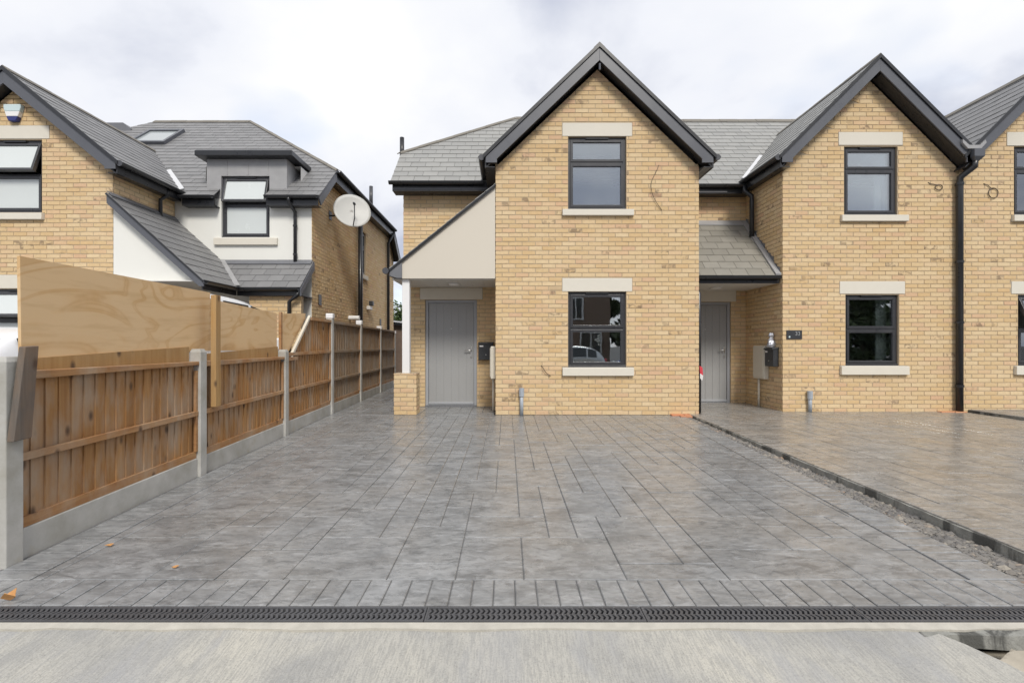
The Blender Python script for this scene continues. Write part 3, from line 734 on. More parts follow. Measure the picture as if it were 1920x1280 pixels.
o = MB().tube([(2.03, 2.035, -.165), (2.05, 2.03, -.160), (2.07, 2.035, -.165)], .004, 6).build('litter_scrap', 'white'); tag(o, 'white scrap of litter in the dirt gap under the kerb', 'litter')

# ================================================================== house 1 (near, with porch on its left)
H1 = House(thing('brick_house', 'near buff brick house with grey door and beige panelled porch on its left', 'house', (1.5, 8.6, 0), 'row of new buff brick houses'))
Y1 = 8.17; GX0, GX1, GC = -.19, 3.25, 1.53
hw = [(1.04, 2.02, .81, 2.08), (1.04, 2.02, 3.475, 4.70)]
k1, za1 = .958, 6.13
wl = lambda s: za1-k1*s-.30
holes1 = [(a-GX0, b-GX0, c, d) for a, b, c, d in hw]
lin1 = [(.94, 2.12, 2.085, 2.31), (.94, 2.12, 4.705, 4.93)]
sil1 = [(.94, 2.14, .665, .81), (.94, 2.14, 3.36, 3.475)]
wall(H1, 'wall', (GX0, Y1, 0), (1, 0, 0), [(0, 0), (GX1-GX0, 0), (GX1-GX0, wl(GX1-GC)), (GC-GX0, wl(0)), (0, wl(GC-GX0))], holes1+[(a-GX0, b-GX0, c, d) for a, b, c, d in lin1+sil1])
for a, b, c, d in lin1: lintel(H1, a, b, Y1, c, d)
for a, b, c, d in sil1: sill(H1, a, b, Y1, c, d)
T = Matrix.Translation
window(H1, T((1.04, Y1, 0)), .98, .81, 2.08, 1.46)
window(H1, T((1.04, Y1, 0)), .98, 3.475, 4.70, 4.27)
D1 = 9.30
wall(H1, 'side_wall', (GX0, D1, 0), (0, -1, 0), [(0, 0), (D1-Y1-.022, 0), (D1-Y1-.022, 4.25), (0, 4.25)], thick=.2)
wall(H1, 'side_wall', (GX1, Y1+.022, 0), (0, 1, 0), [(0, 0), (1.55, 0), (1.55, 4.25), (0, 4.25)], thick=.2)
dx0, dx1 = -1.565, -.575
WX1 = -1.99
wall(H1, 'porch_wall', (WX1, D1, 0), (1, 0, 0), [(0, 0), (GX0-WX1+.10, 0), (GX0-WX1+.10, 4.18), (0, 4.18)], [(dx0-WX1, dx1-WX1, 0, 2.05), (dx0-.10-WX1, dx1+.11-WX1, 2.06, 2.285)])
box('lintel', 'stone', H1.t, dx0-.10, dx1+.11, D1-.006, D1+.1, 2.06, 2.285, bevel=.006)
wall(H1, 'end_wall', (WX1, 14.3, 0), (0, -1, 0), [(0, 0), (14.3-D1-.022, 0), (14.3-D1-.022, 4.2), (14.3-9.98, 5.08), (14.3-13.2, 5.08), (0, 4.2)], thick=.25)
door(H1, dx0, dx1, D1, 2.05, 1)
box('threshold', 'lead_dark', H1.t, dx0, dx1, D1-.03, D1+.018, -.005, .028, bevel=.004)
box('hall', 'plug', H1.t, dx0-.2, dx1+.2, D1+.285, D1+.3, 0, 2.3)
# main roof: half-hipped at the left
E1, EZ1, PM1 = 8.98, 4.22, .97
RY1 = 11.32; RZ1 = EZ1+PM1*(RY1-E1); KY1 = 9.90
LN = math.sqrt(1+PM1**2); vv = lambda y: (y-E1)*LN
XL = -2.16
main1 = slope(H1, 'roof', (XL, E1, EZ1), (1, 0, 0), (0, 1, PM1), [(0, 0), (4.3, 0), (4.3, vv(RY1)), (.21-XL, vv(RY1)), (0, vv(KY1))], 'slate')
slope(H1, 'roof', (2.14, 2*RY1-E1, EZ1), (-1, 0, 0), (0, -1, PM1), [(0, 0), (4.3, 0), (4.3, vv(KY1)), (2.14-.21, vv(RY1)), (0, vv(RY1))], 'slate', prefer=False)
kz = EZ1+PM1*(KY1-E1); hl = math.hypot(.21-XL, RZ1-kz)
slope(H1, 'hip', (XL, 2*RY1-KY1, kz), (0, -1, 0), (.21-XL, 0, RZ1-kz), [(0, 0), (2*(RY1-KY1), 0), (RY1-KY1, hl)], 'slate', prefer=False)
ridge_tiles(H1, (XL, KY1, kz), (.21, RY1, RZ1), main1, ((0, -1, -PM1), (-1, 0, -(RZ1-kz)/(.21-XL))), .10)
ridge_tiles(H1, (.21, RY1, RZ1), (2.14, RY1, RZ1), main1, ((0, -1, -PM1), (0, 1, -PM1)))
MB().prism([(XL+.012, E1+.02, EZ1-.03), (XL+.012, KY1, kz-.03), (XL+.012, KY1, kz-.2), (XL+.012, E1+.2, EZ1-.03), ], (.02, 0, 0)).build('verge_board', 'fascia', H1.t)
box('eave_fascia', 'gutter', H1.t, XL+.03, GX0-.02, E1+.03, E1+.055, EZ1-.17, EZ1-.02)
box('eave_trim', 'fascia', H1.t, XL+.03, GX0-.02, E1+.024, E1+.03, EZ1-.135, EZ1-.115)
box('eave_soffit', 'gutter', H1.t, XL+.03, GX0-.02, E1+.056, D1, EZ1-.165, EZ1-.150)
MB().half_gutter((XL-.02, E1-.035, EZ1-.015), (GX0-.24, E1-.035, EZ1-.015)).build('gutter', 'gutter', H1.t)
gable_roof(H1, GC, 1.91, za1, k1, 7.95, Y1, (E1, EZ1, PM1), 'slate', backs=(E1+.1, 9.4))
MB().tube([(WX1-.17, 9.98, 4.90), (WX1-.17, 9.98, 5.46)], .045, 12).build('vent_pipe', 'gutter', H1.t, smooth=True)
MB().tube([(GC, 7.945, 5.80), (GC, 7.945, 5.70)], .018, 8).build('finial', 'fascia', H1.t)
# porch
pz = lambda x: 3.86-.80*(GX0-x)
slope(H1, 'porch_roof', (-1.97, Y1-.05, pz(-1.97)+.03), (0, -1, 0), (1, 0, .80), [(0, 0), (-(D1-Y1+.05), 0), (-(D1-Y1+.05), 1.78*1.2806), (0, 1.78*1.2806)], 'slate', prefer=False, thick=.02)
MB().prism([(-1.765, Y1, 2.305), (GX0-.004, Y1, 2.305), (GX0-.004, Y1, pz(GX0)-.004), (-1.765, Y1, pz(-1.765)-.004)], (0, .05, 0)).build('porch_gable_panel', 'panel', H1.t)
MB().prism([(-1.97, Y1-.045, pz(-1.97)-.02), (GX0-.003, Y1-.045, pz(GX0)-.02), (GX0-.003, Y1-.045, pz(GX0)+.012), (-1.97, Y1-.045, pz(-1.97)+.012)], (0, .03, 0)).build('porch_verge_trim', 'gutter', H1.t)
for i in range(8):
    x0 = -1.95+i*.22; box('soffit_board', 'soffit', H1.t, x0+.0015, x0+.2185 if i < 7 else GX0-.004, Y1+.055, D1-.004, 2.292, 2.306)
box('porch_beam', 'lead_dark', H1.t, -1.98, -1.77, Y1-.02, D1, 2.34, 2.47, bevel=.01)
MB().prism([(-1.765, Y1-.03, 2.31), (-1.765, Y1-.03, 2.60), (-1.86, Y1-.03, 2.52), (-1.97, Y1-.03, 2.42), (-1.97, Y1-.03, 2.35), (-1.85, Y1-.03, 2.31)], (0, .05, 0)).build('eave_end_cap', 'lead_dark', H1.t)
MB().half_gutter((-2.03, D1, 2.44), (-2.03, Y1-.06, 2.44)).build('porch_gutter', 'gutter', H1.t)
MB().tube([(-2.03, Y1-.075, 2.425), (-2.03, Y1-.05, 2.425)], .055, 12).build('gutter_stop_end', 'pipe_grey', H1.t)
MB().tube([(-.95, 8.72, 2.291), (-.95, 8.72, 2.262), (-.95, 8.72, 2.255)], [.105, .10, .07], 24).build('ceiling_light', 'white', H1.t, smooth=True)
box('porch_post', 'white', H1.t, -1.78, -1.655, Y1+.06, Y1+.18, .70, 2.30, bevel=.006)
PL = House(H1.t); PL.full = H1.full; PL.rests = H1.rests
wall(H1, 'porch_plinth', (-1.91, Y1, 0), (1, 0, 0), [(0, 0), (.385, 0), (.385, .70), (0, .70)], thick=.30)
wall(H1, 'porch_plinth_side', (-1.525, Y1+.02, 0), (0, 1, 0), [(0, 0), (.30, 0), (.30, .70), (0, .70)], thick=.05)
wall(H1, 'porch_plinth_side', (-1.91, Y1+.32, 0), (0, -1, 0), [(0, 0), (.30, 0), (.30, .70), (0, .70)], thick=.05)
box('plinth_cap', 'mortar', H1.t, -1.905, -1.53, Y1+.004, Y1+.315, .694, .703)
finish_bricks(H1); finish_slates(H1)

# ================================================================== house 2 (middle) and house 3 (right)
Y2 = 8.45; D2 = 9.75
H2 = House(thing('brick_house', 'middle brick house whose grey door is recessed under a small slate lean-to', 'house', (6.3, 8.9, 0), 'row of new buff brick houses'))
H3 = House(thing('brick_house', 'rightmost brick house cut off by the picture edge', 'house', (9.5, 8.9, 0), 'row of new buff brick houses'))
za2, k2, G2 = 6.10, 1.0, 6.345; G3 = 9.48; XA, XB, XC = 4.82, 7.90, 11.1
def front(h, xa, xb, gc, wins, lins, sils, splits, opens):
    wl2 = lambda s: za2-k2*s-.30
    hs = [(a-xa, b-xa, c, d) for a, b, c, d in wins+lins+sils]
    wall(h, 'wall', (xa, Y2, 0), (1, 0, 0), [(0, 0), (xb-xa, 0), (xb-xa, max(4.15, wl2(xb-gc))), (gc-xa, wl2(0)), (0, max(4.15, wl2(gc-xa)))], hs)
    for q in lins: lintel(h, q[0], q[1], Y2, q[2], q[3])
    for q in sils: sill(h, q[0], q[1], Y2, q[2], q[3])
    for q, sp, op in zip(wins, splits, opens): window(h, T((q[0], Y2, 0)), q[1]-q[0], q[2], q[3], sp, op)
front(H2, XA, XB, G2, [(5.925, 6.855, .825, 2.06), (5.90, 6.83, 3.455, 4.65)], [(5.82, 6.96, 2.075, 2.295), (5.80, 6.92, 4.67, 4.90)], [(5.82, 7.0, .665, .825), (5.83, 6.99, 3.335, 3.455)], [1.455, 4.25], [0, 0])
front(H3, XB+.001, XC, G3, [(8.94, 9.95, .825, 2.06), (8.87, 9.90, 3.455, 4.65)], [(8.82, 10.05, 2.075, 2.295), (8.74, 10.02, 4.66, 4.90)], [(8.86, 10.05, .665, .825), (8.82, 9.99, 3.335, 3.455)], [1.455, 4.25], [R(24), 0])
wall(H2, 'side_wall', (XA, D2, 0), (0, -1, 0), [(0, 0), (D2-Y2-.022, 0), (D2-Y2-.022, 4.3), (0, 4.3)], thick=.2)
ex0, ex1 = 3.53, 4.515
wall(H2, 'porch_wall', (GX1+.002, D2, 0), (1, 0, 0), [(0, 0), (XA-GX1+.10, 0), (XA-GX1+.10, 4.25), (0, 4.25)], [(ex0-GX1, ex1-GX1, 0, 2.05), (ex0-.10-GX1, ex1+.11-GX1, 2.06, 2.285)])
box('lintel', 'stone', H2.t, ex0-.10, ex1+.11, D2-.006, D2+.1, 2.06, 2.285, bevel=.006)
door(H2, ex0, ex1, D2, 2.05, 1)
box('hall', 'plug', H2.t, ex0-.2, ex1+.2, D2+.285, D2+.3, 0, 2.3)
E2, EZ2, PM2 = 9.45, 4.32, .97; RY2 = 11.91; RZ2 = EZ2+PM2*(RY2-E2); v2 = (RY2-E2)*math.sqrt(1+PM2**2)
mr2 = slope(H2, 'roof', (2.10, E2, EZ2), (1, 0, 0), (0, 1, PM2), [(0, 0), (5.8, 0), (5.8, v2), (0, v2)], 'slate')
slope(H2, 'roof', (XB, 2*RY2-E2, EZ2), (-1, 0, 0), (0, -1, PM2), [(0, 0), (5.8, 0), (5.8, v2), (0, v2)], 'slate', prefer=False)
ridge_tiles(H2, (2.1, RY2, RZ2), (XB, RY2, RZ2), mr2, ((0, -1, -PM2), (0, 1, -PM2)))
mr3 = slope(H3, 'roof', (XB, E2, EZ2), (1, 0, 0), (0, 1, PM2), [(0, 0), (4, 0), (4, v2), (0, v2)], 'slate')
slope(H3, 'roof', (XB+4, 2*RY2-E2, EZ2), (-1, 0, 0), (0, -1, PM2), [(0, 0), (4, 0), (4, v2), (0, v2)], 'slate', prefer=False)
ridge_tiles(H3, (XB, RY2, RZ2), (XB+4, RY2, RZ2), mr3, ((0, -1, -PM2), (0, 1, -PM2)))
box('eave_fascia', 'gutter', H2.t, GX1+.20, XA-.16, E2+.03, E2+.055, EZ2-.17, EZ2-.02)
box('eave_trim', 'lead', H2.t, GX1+.20, XA-.5, E2+.024, E2+.03, EZ2-.145, EZ2-.125)
box('eave_soffit', 'gutter', H2.t, GX1+.02, XA-.02, E2+.056, D2, EZ2-.165, EZ2-.15)
MB().half_gutter((GX1+.05, E2-.035, EZ2-.015), (XA-.14, E2-.035, EZ2-.015)).build('gutter', 'gutter', H2.t)
gable_roof(H2, G2, 1.70, za2, k2, 8.20, Y2, (E2, EZ2, PM2), 'slate', eave_r=False)
gable_roof(H3, G3, 1.70, za2, k2, 8.20, Y2, (E2, EZ2, PM2), 'slate_dark', eave_l=False)
# bright lead in the valley left of the middle gable
def valley(h, a, b, w_, mat): 
    a = Vector(a); b = Vector(b); t = (b-a).normalized(); sd_ = t.cross(Vector((0, -.75, .75))).normalized()
    MB().prism([a-sd_*w_, a+sd_*w_, b+sd_*w_, b-sd_*w_], (0, -.012, .012)).build('valley_lead', mat, h.t)
yv = lambda s: E2+(za2-k2*s-EZ2)/PM2
valley(H2, (G2-1.66, yv(1.66), za2-k2*1.66+.03), (G2-.9, yv(.9), za2-k2*.9+.03), .035, 'lead_new')
# hopper and rainwater pipe between the two gables
valley_x = 7.91
MB().prism([(valley_x-.20, 8.17, 4.60), (valley_x-.11, 8.17, 4.50), (valley_x+.11, 8.17, 4.50), (valley_x+.20, 8.17, 4.60), (valley_x+.185, 8.17, 4.65), (valley_x+.09, 8.17, 4.56), (valley_x-.09, 8.17, 4.56), (valley_x-.20, 8.17, 4.66)], (0, .30, 0)).build('valley_gutter', 'lead', H2.t)
hop = MB().tube([(valley_x+.05, 8.22, 4.49), (valley_x+.05, 8.22, 4.36), (valley_x+.05, 8.22, 4.30)], [.13, .125, .06], 4).build('hopper', 'fascia', H2.t, bevel=.006)
dp = MB().tube([(valley_x+.05, 8.22, 4.34), (valley_x+.05, 8.23, 4.22), (valley_x-.06, 8.37, 4.08), (valley_x-.06, 8.38, 3.9), (valley_x-.06, 8.38, .02)], .052, 12).build('downpipe', 'gutter', H2.t, smooth=True)
for z in (3.95, 2.6, 1.55, .45): MB().tube([(valley_x-.06, 8.38, z), (valley_x-.06, 8.38, z+.045)], .062, 12).build('pipe_clip', 'gutter', dp)
MB().prism([(G2+.03, 8.24, za2-k2*.03-.272), (XB-.02, 8.24, za2-k2*(XB-.02-G2)-.272), (XB-.02, 8.24, za2-k2*(XB-.02-G2)-.12), (G2+.03, 8.24, za2-k2*.03-.12)], (0, .2, 0)).build('valley_board', 'gutter', H2.t)
# downpipe from the middle roof onto the lean-to
MB().tube([(XA-.20, 9.40, 4.28), (XA-.20, 9.40, 4.17), (XA-.09, 9.33, 4.05), (XA-.09, 9.33, 3.95), (XA-.09, 9.33, 3.28)], .045, 12).build('downpipe', 'gutter', H2.t, smooth=True)
# lean-to porch roof
LY0, LZ0, LZ1 = 8.50, 2.40, 3.68
lm = (LZ1-LZ0)/(D2-LY0); ll = math.hypot(LZ1-LZ0, D2-LY0)
slope(H2, 'porch_roof', (GX1+.01, LY0, LZ0), (1, 0, 0), (0, 1, lm), [(0, 0), (XA-GX1-.03, 0), (XA-GX1-.03, ll), (0, ll)], 'slate_warm')
MB().prism([(GX1+.01, D2-.01, LZ1-.01), (XA-.01, D2-.01, LZ1-.01), (XA-.01, D2-.13, LZ1-.13*lm+.02), (GX1+.01, D2-.13, LZ1-.13*lm+.02)], (0, 0, .02)).build('top_flashing', 'lead', H2.t)
MB().prism([(XA-.004, LY0-.02, LZ0+.005), (XA-.004, D2-.02, LZ1-.02), (XA-.10, D2-.02, LZ1-.02), (XA-.10, LY0-.02, LZ0+.005)], (0, -.01, .028)).build('side_flashing', 'lead', H2.t)
for i in range(12):                       # stepped flashing let into the brick joints
    y0 = LY0+.02+i*.1; zz0 = LZ0+lm*(y0-LY0)+.02
    zt = (math.floor((zz0+.135)/.075))*.075
    MB().prism([(XA-.010, y0, zz0), (XA-.010, y0+.11, zz0+.11*lm), (XA-.010, y0+.11, zt+.05), (XA-.010, y0, zt)], (.006, 0, 0)).build('step_flashing', 'lead_dark', H2.t)
box('eave_fascia', 'gutter', H2.t, GX1+.01, XA-.01, LY0+.03, LY0+.05, LZ0-.13, LZ0-.02)
box('porch_soffit', 'soffit', H2.t, GX1+.004, XA-.003, LY0+.05, D2-.003, LZ0-.125, LZ0-.112)
MB().half_gutter((GX1+.01, LY0-.035, LZ0-.015), (XA-.03, LY0-.035, LZ0-.015)).build('gutter', 'gutter', H2.t)
MB().tube([(3.98, 9.2, 2.275), (3.98, 9.2, 2.25), (3.98, 9.2, 2.245)], [.105, .10, .07], 24).build('ceiling_light', 'white', H2.t, smooth=True)
pp = MB().tube([(GX1+.06, LY0-.04, LZ0-.04), (GX1+.06, LY0-.04, LZ0-.2), (GX1+.05, 8.30, LZ0-.34), (GX1+.05, 8.30, .02)], .036, 12).build('downpipe', 'gutter', H2.t, smooth=True)
MB().tube([(GX1+.06, LY0-.04, LZ0-.07), (GX1+.06, LY0-.04, LZ0-.16)], .046, 12).build('pipe_collar', 'pipe_grey', pp)
for (xa_, xb_, z0_, z1_) in ((6.60, 6.79, .86, 2.02), (6.58, 6.70, 3.50, 4.20)): box('pale_blind', 'white', H2.t, xa_, xb_, Y2+.20, Y2+.215, z0_, z1_)
for h in (H2, H3): finish_bricks(h); finish_slates(h)

# ================================================================== fittings on the houses
def letterbox(M, label, hood=True):
    t = thing('letterbox', label, 'letterbox', M.translation)
    MB().box(-.14, .14, -.10, 0, 0, .32).xf(M).build('body', 'black_box', t, bevel=.008)
    MB().prism([(-.148, 0, .345), (-.148, -.12, .325), (-.148, -.12, .30), (-.148, 0, .312)], (.296, 0, 0)).xf(M).build('lid', 'black_box', t, bevel=.004)
    MB().box(-.12, -.05, -.104, -.099, .25, .275).xf(M).build('name_plate', 'white', t)
    MB().tube([(0, -.098, .1), (0, -.106, .1)], .010, 8).xf(M).build('lock', 'steel', t)
    return t
letterbox(T((-.395, D1-.002, .90)), 'charcoal letterbox on the brick right of the near grey door')
SIDE2 = T((XA-.002, 8.70, .80)) @ Matrix.Rotation(R(-90), 4, 'Z')
letterbox(SIDE2, 'charcoal letterbox beside the cream meter box in the middle porch')
def meter_box(M, label, wd, ht, z0):
    t = thing('meter_box', label, 'meter box', M.translation)
    MB().box(-wd/2, wd/2, -.09, 0, z0, z0+ht).xf(M).build('case', 'cream', t, bevel=.012)
    MB().box(-wd/2+.02, wd/2-.02, -.102, -.088, z0+.03, z0+ht-.03).xf(M).build('lid', 'cream', t, bevel=.006)
    MB().tube([(-.06, -.05, z0), (-.06, -.05, .0)], .022, 10).xf(M).build('conduit', 'cream', t, smooth=True)
    return t
meter_box(T((GX0+.004, 8.52, 0)) @ Matrix.Rotation(R(-90), 4, 'Z'), 'narrow cream meter box with pipe on the near porch side wall', .42, .56, .60)
meter_box(T((XA-.002, 9.08, 0.022)) @ Matrix.Rotation(R(-90), 4, 'Z'), 'large cream meter box with pipe in the middle porch', .40, .62, .53)
bm = MB(); rb = random.Random(3); rings = 7; seg = 10; vs = []
for i in range(rings):
    z = i/(rings-1); r_ = (.07, .075, .068, .05, .032, .05, .035)[i]
    for j in range(seg):
        a = 6.283*j/seg; q = r_*rb.uniform(.75, 1.2); vs.append((q*math.cos(a), q*.7*math.sin(a), z*.26))
bm.add(vs, [(i*seg+j, i*seg+(j+1) % seg, (i+1)*seg+(j+1) % seg, (i+1)*seg+j) for i in range(rings-1) for j in range(seg)]+[tuple(range(seg-1, -1, -1)), tuple((rings-1)*seg+j for j in range(seg))])
o = bm.xf(T((XA-.06, 8.70, 1.142))).build('foil_bag', 'bag'); tag(o, 'crumpled silver bag on top of the middle letterbox', 'bag')
sg = thing('house_sign', 'small charcoal house number plate on the middle house wall', 'sign', (5.02, Y2, 1.29))
box('plate', 'black_box', sg, 4.885, 5.155, Y2-.014, Y2-.001, 1.285, 1.44, bevel=.004)
tcv = bpy.data.curves.new('digits', 'FONT'); tcv.body = '33'; tcv.size = .095; tcv.extrude = .001
tob = bpy.data.objects.new('tmp', tcv); dg = bpy.data.meshes.new_from_object(tob); bpy.data.objects.remove(tob)
dg.materials.clear(); dg.materials.append(MT['pipe_grey'] if False else simple('digit_grey', (.30, .31, .32), .4)); lo = bpy.data.objects.new('number', dg); place(lo, (5.03, Y2-.0155, 1.352), sg); lo.rotation_euler = (R(90), 0, 0)
MB().tube([(4.935, Y2-.016, 1.325), (4.935, Y2-.013, 1.325)], .016, 12).build('emblem', 'pale_blue', sg)
def conduit(x, y, z, zb, label):
    t = thing('cable_duct', label, 'pipe', (x, y, zb))
    MB().tube([(x, y, zb), (x, y, z-.09)], .032, 12).build('pipe', 'conduit', t, smooth=True)
    MB().tube([(x, y, z-.14), (x, y, z)], .044, 12).build('cap', 'conduit', t, smooth=False)
conduit(.25, Y1-.05, .46, .0, 'grey capped duct pipe standing at the foot of the near house')
conduit(5.27, Y2-.05, .385, .02, 'grey capped duct pipe standing at the foot of the middle house')
def wire(pts, r, label):
    P_ = [Vector(q) for q in pts]; sm_ = []
    for i in range(len(P_)-1):
        p0, p1, p2, p3 = P_[max(0, i-1)], P_[i], P_[i+1], P_[min(len(P_)-1, i+2)]
        for t in (0, .25, .5, .75): sm_.append(.5*((2*p1)+(-p0+p2)*t+(2*p0-5*p1+4*p2-p3)*t*t+(-p0+3*p1-3*p2+p3)*t**3))
    sm_.append(P_[-1]); return tag(MB().tube(sm_, r, 6).build('loose_cable', 'cable', smooth=True), label, 'cable')
yw = Y1-.012
wire([(2.57, Y1, 4.22), (2.53, yw, 4.12), (2.44, yw-.01, 3.93), (2.44, yw-.015, 3.78), (2.50, yw-.01, 3.62), (2.62, yw, 3.45)], .0042, 'thin bowed cable hanging beside the upper window of the near house')
wire([(.585, Y1, .835), (.61, yw-.02, .80), (.66, yw-.02, .72), (.74, yw, .66)], .0055, 'short brown cable stub poking from the near house wall')
yw = Y2-.012
def coil(cx_, cz_, r_, sq, label, x0, z0):
    pts = [(x0, Y2, z0), (x0+.06, yw, z0-.03)]
    for i in range(21): a = R(110)-6.283*2*i/20; pts.append((cx_+r_*math.cos(a)*(1-.03*(i % 3)), yw-.005*(i/20), cz_+r_*sq*math.sin(a)))
    wire(pts, .0055, label)
coil(7.54, 3.93, .065, .75, 'small coil of cable on the wall left of the tall downpipe', 7.36, 4.02)
coil(8.49, 3.83, .085, 1.05, 'round coil of black cable on the wall right of the tall downpipe', 8.33, 4.0)
tp = MB()
tp.add([(GX1+.04, 8.255, .83), (GX1+.09, 8.25, .80), (GX1+.10, 8.25, .66), (GX1+.05, 8.255, .70)], [(0, 1, 2, 3)])
o = tp.build('warning_tape', 'tape'); md = o.modifiers.new('s', 'SOLIDIFY'); md.thickness = .004
o2 = MB().add([(GX1+.05, 8.25, .70), (GX1+.10, 8.245, .66), (GX1+.085, 8.25, .57), (GX1+.05, 8.255, .62)], [(0, 1, 2, 3)]).build('white_end', 'white', o)
md = o2.modifiers.new('s', 'SOLIDIFY'); md.thickness = .004
tag(o, 'red and white tape tied round the thin black downpipe', 'tape')
def red_bricks(xs__, y, z, label):
    t = thing('exposed_bricks', label, 'bricks', (xs__[0][0], y, z))
    for (a, b, yy, zz_) in xs__: MB().box(a, b, yy-.10, yy, z+zz_-.06, z+zz_).build('brick', 'red_brick', t, bevel=.004)
red_bricks([(2.76, 2.965, 8.165, .022), (2.975, 3.08, 8.165, .024), (2.87, 3.06, 8.055, .014)], 8.1, 0, 'orange red footing bricks at the right corner of the near house')
red_bricks([(7.50, 7.72, 8.43, .035), (7.73, 7.93, 8.42, .036)], 8.4, 0, 'orange red footing bricks under the tall downpipe')

# ================================================================== the neighbour's house on the left
HL = House(thing('brick_house', 'left neighbouring brick house with white render, dormer window and dark slate roofs', 'house', (-7, 9, 0)))
YL = 8.2; LX0, LX1, LC = -10.05, -6.67, -8.35; zaL, kL = 5.78, .82
wlL = lambda s: zaL-kL*s-.28
winL = [(-8.84, -7.885, 3.43, 4.66), (-8.84, -7.65, .90, 2.13)]
linL = [(-8.95, -7.755, 4.675, 4.90), (-8.95, -7.5, 2.14, 2.37)]; silL = [(-8.93, -7.84, 3.30, 3.42), (-8.93, -7.6, .76, .89)]
wall(HL, 'wall', (LX0, YL, -.05), (1, 0, 0), [(0, 0), (LX1-LX0, 0), (LX1-LX0, wlL(LX1-LC)+.05), (LC-LX0, wlL(0)+.05), (0, wlL(LC-LX0)+.05)], [(a-LX0, b-LX0, c+.05, d+.05) for a, b, c, d in winL+linL+silL])
for q in linL: lintel(HL, q[0], q[1], YL, q[2], q[3])
for q in silL: sill(HL, q[0], q[1], YL, q[2], q[3])
window(HL, T((-8.84, YL, 0)), .955, 3.43, 4.66, 4.07, R(17), glass='frosted')
window(HL, T((-8.84, YL, 0)), 1.19, .90, 2.13, 1.62, R(22), glass='frosted')
DL = 9.73; RLX = -3.915
wall(HL, 'side_wall', (LX1, YL+.022, -.05), (0, 1, 0), [(0, 0), (DL-YL-.03, 0), (DL-YL-.03, 4.25), (0, 4.25)], thick=.2)
wx = (-5.74, -4.77, 3.35, 4.58)
wall(HL, 'rendered_wall', (LX1, DL, -.05), (1, 0, 0), [(0, 0), (RLX-LX1-.01, 0), (RLX-LX1-.01, 4.25), (0, 4.25)], [(wx[0]-LX1, wx[1]-LX1, wx[2]+.05, 5)], brick=False, core='render', thick=.26)
wall(HL, 'end_wall', (RLX, DL+.0, -.05), (0, 1, 0), [(0, 0), (7.0, 0), (7.0, 4.25), (6.3, 4.97), (.75, 4.97), (0, 4.3)], [(3.15, 3.72, 3.15, 4.32)], thick=.25)
window(HL, T((wx[0], DL, 0)), wx[1]-wx[0], wx[2], wx[3], 4.02, R(15), glass='frosted')
sill(HL, wx[0]-.13, wx[1]+.17, DL, 3.19, 3.34)
window(HL, T((RLX, 12.88, 0)) @ Matrix.Rotation(R(90), 4, 'Z'), .57, 3.10, 4.27, 3.85, room=False, vent=False, glass='frosted')
MB().box(RLX-.01, RLX+.055, 12.82, 13.51, 2.98, 3.10).build('sill', 'stone', HL.t, bevel=.006)
EL, EZL, ML = 9.5, 4.12, .854; RYL = 13.2; RZL = EZL+ML*(RYL-EL); KYL = 10.5; kzL = EZL+ML*(KYL-EL); lnL = math.sqrt(1+ML*ML)
XR = -3.68; hx0 = -6.99
vl = lambda y: (y-EL)*lnL
NV = 4*SG
slope(HL, 'roof', (-12.5, EL, EZL), (1, 0, 0), (0, 1, ML), [(0, 0), (wx[0]-.02+12.5, 0), (wx[0]-.02+12.5, NV), (0, NV)], 'slate_dark')
slope(HL, 'roof', (wx[1]+.02, EL, EZL), (1, 0, 0), (0, 1, ML), [(0, 0), (XR-wx[1]-.02, 0), (XR-wx[1]-.02, NV), (0, NV)], 'slate_dark')
mrl = slope(HL, 'roof', (-12.5, EL, EZL), (1, 0, 0), (0, 1, ML), [(0, NV), (XR+12.5, NV), (XR+12.5, vl(KYL)), (hx0+12.5, vl(RYL)), (12.5-9.6, vl(RYL)), (0, vl(10.3))], 'slate_dark')
slope(HL, 'roof', (XR, 2*RYL-EL, EZL), (-1, 0, 0), (0, -1, ML), [(0, 0), (8.8, 0), (8.8, vl(10.3)), (XR+9.6, vl(RYL)), (XR-hx0, vl(RYL)), (0, vl(KYL))], 'slate_dark', prefer=False)
hlL = math.hypot(XR-hx0, RZL-kzL)
slope(HL, 'hip', (XR, KYL, kzL), (0, 1, 0), (hx0-XR, 0, RZL-kzL), [(0, 0), (2*(RYL-KYL), 0), (RYL-KYL, hlL)], 'slate_dark', prefer=False)
slope(HL, 'hip', (-12.5, 2*RYL-10.3, EZL+ML*.8), (0, -1, 0), (2.9, 0, RZL-EZL-ML*.8), [(0, 0), (2*(RYL-10.3), 0), (RYL-10.3, math.hypot(2.9, RZL-EZL-ML*.8))], 'slate_dark', prefer=False)
ridge_tiles(HL, (-9.6, RYL, RZL), (hx0, RYL, RZL), mrl, ((0, -1, -ML), (0, 1, -ML)))
ridge_tiles(HL, (hx0, RYL, RZL), (XR, KYL, kzL), mrl, ((0, -1, -ML), (1, 0, -(RZL-kzL)/(XR-hx0))), .10)
MB().prism([(XR-.035, EL+.0, EZL-.02), (XR-.035, KYL, kzL-.02), (XR-.035, KYL, kzL-.22), (XR-.035, EL+.12, EZL-.16)], (.03, 0, 0)).build('verge_board', 'fascia', HL.t)
box('hip_fascia', 'gutter', HL.t, XR-.06, XR-.035, KYL, 2*RYL-KYL, kzL-.24, kzL-.02)
box('hip_soffit', 'gutter', HL.t, RLX, XR-.061, KYL, 2*RYL-KYL, kzL-.24, kzL-.22)
MB().half_gutter((XR+.03, KYL-.02, kzL-.01), (XR+.03, 2*RYL-KYL, kzL-.01)).build('gutter', 'gutter', HL.t)
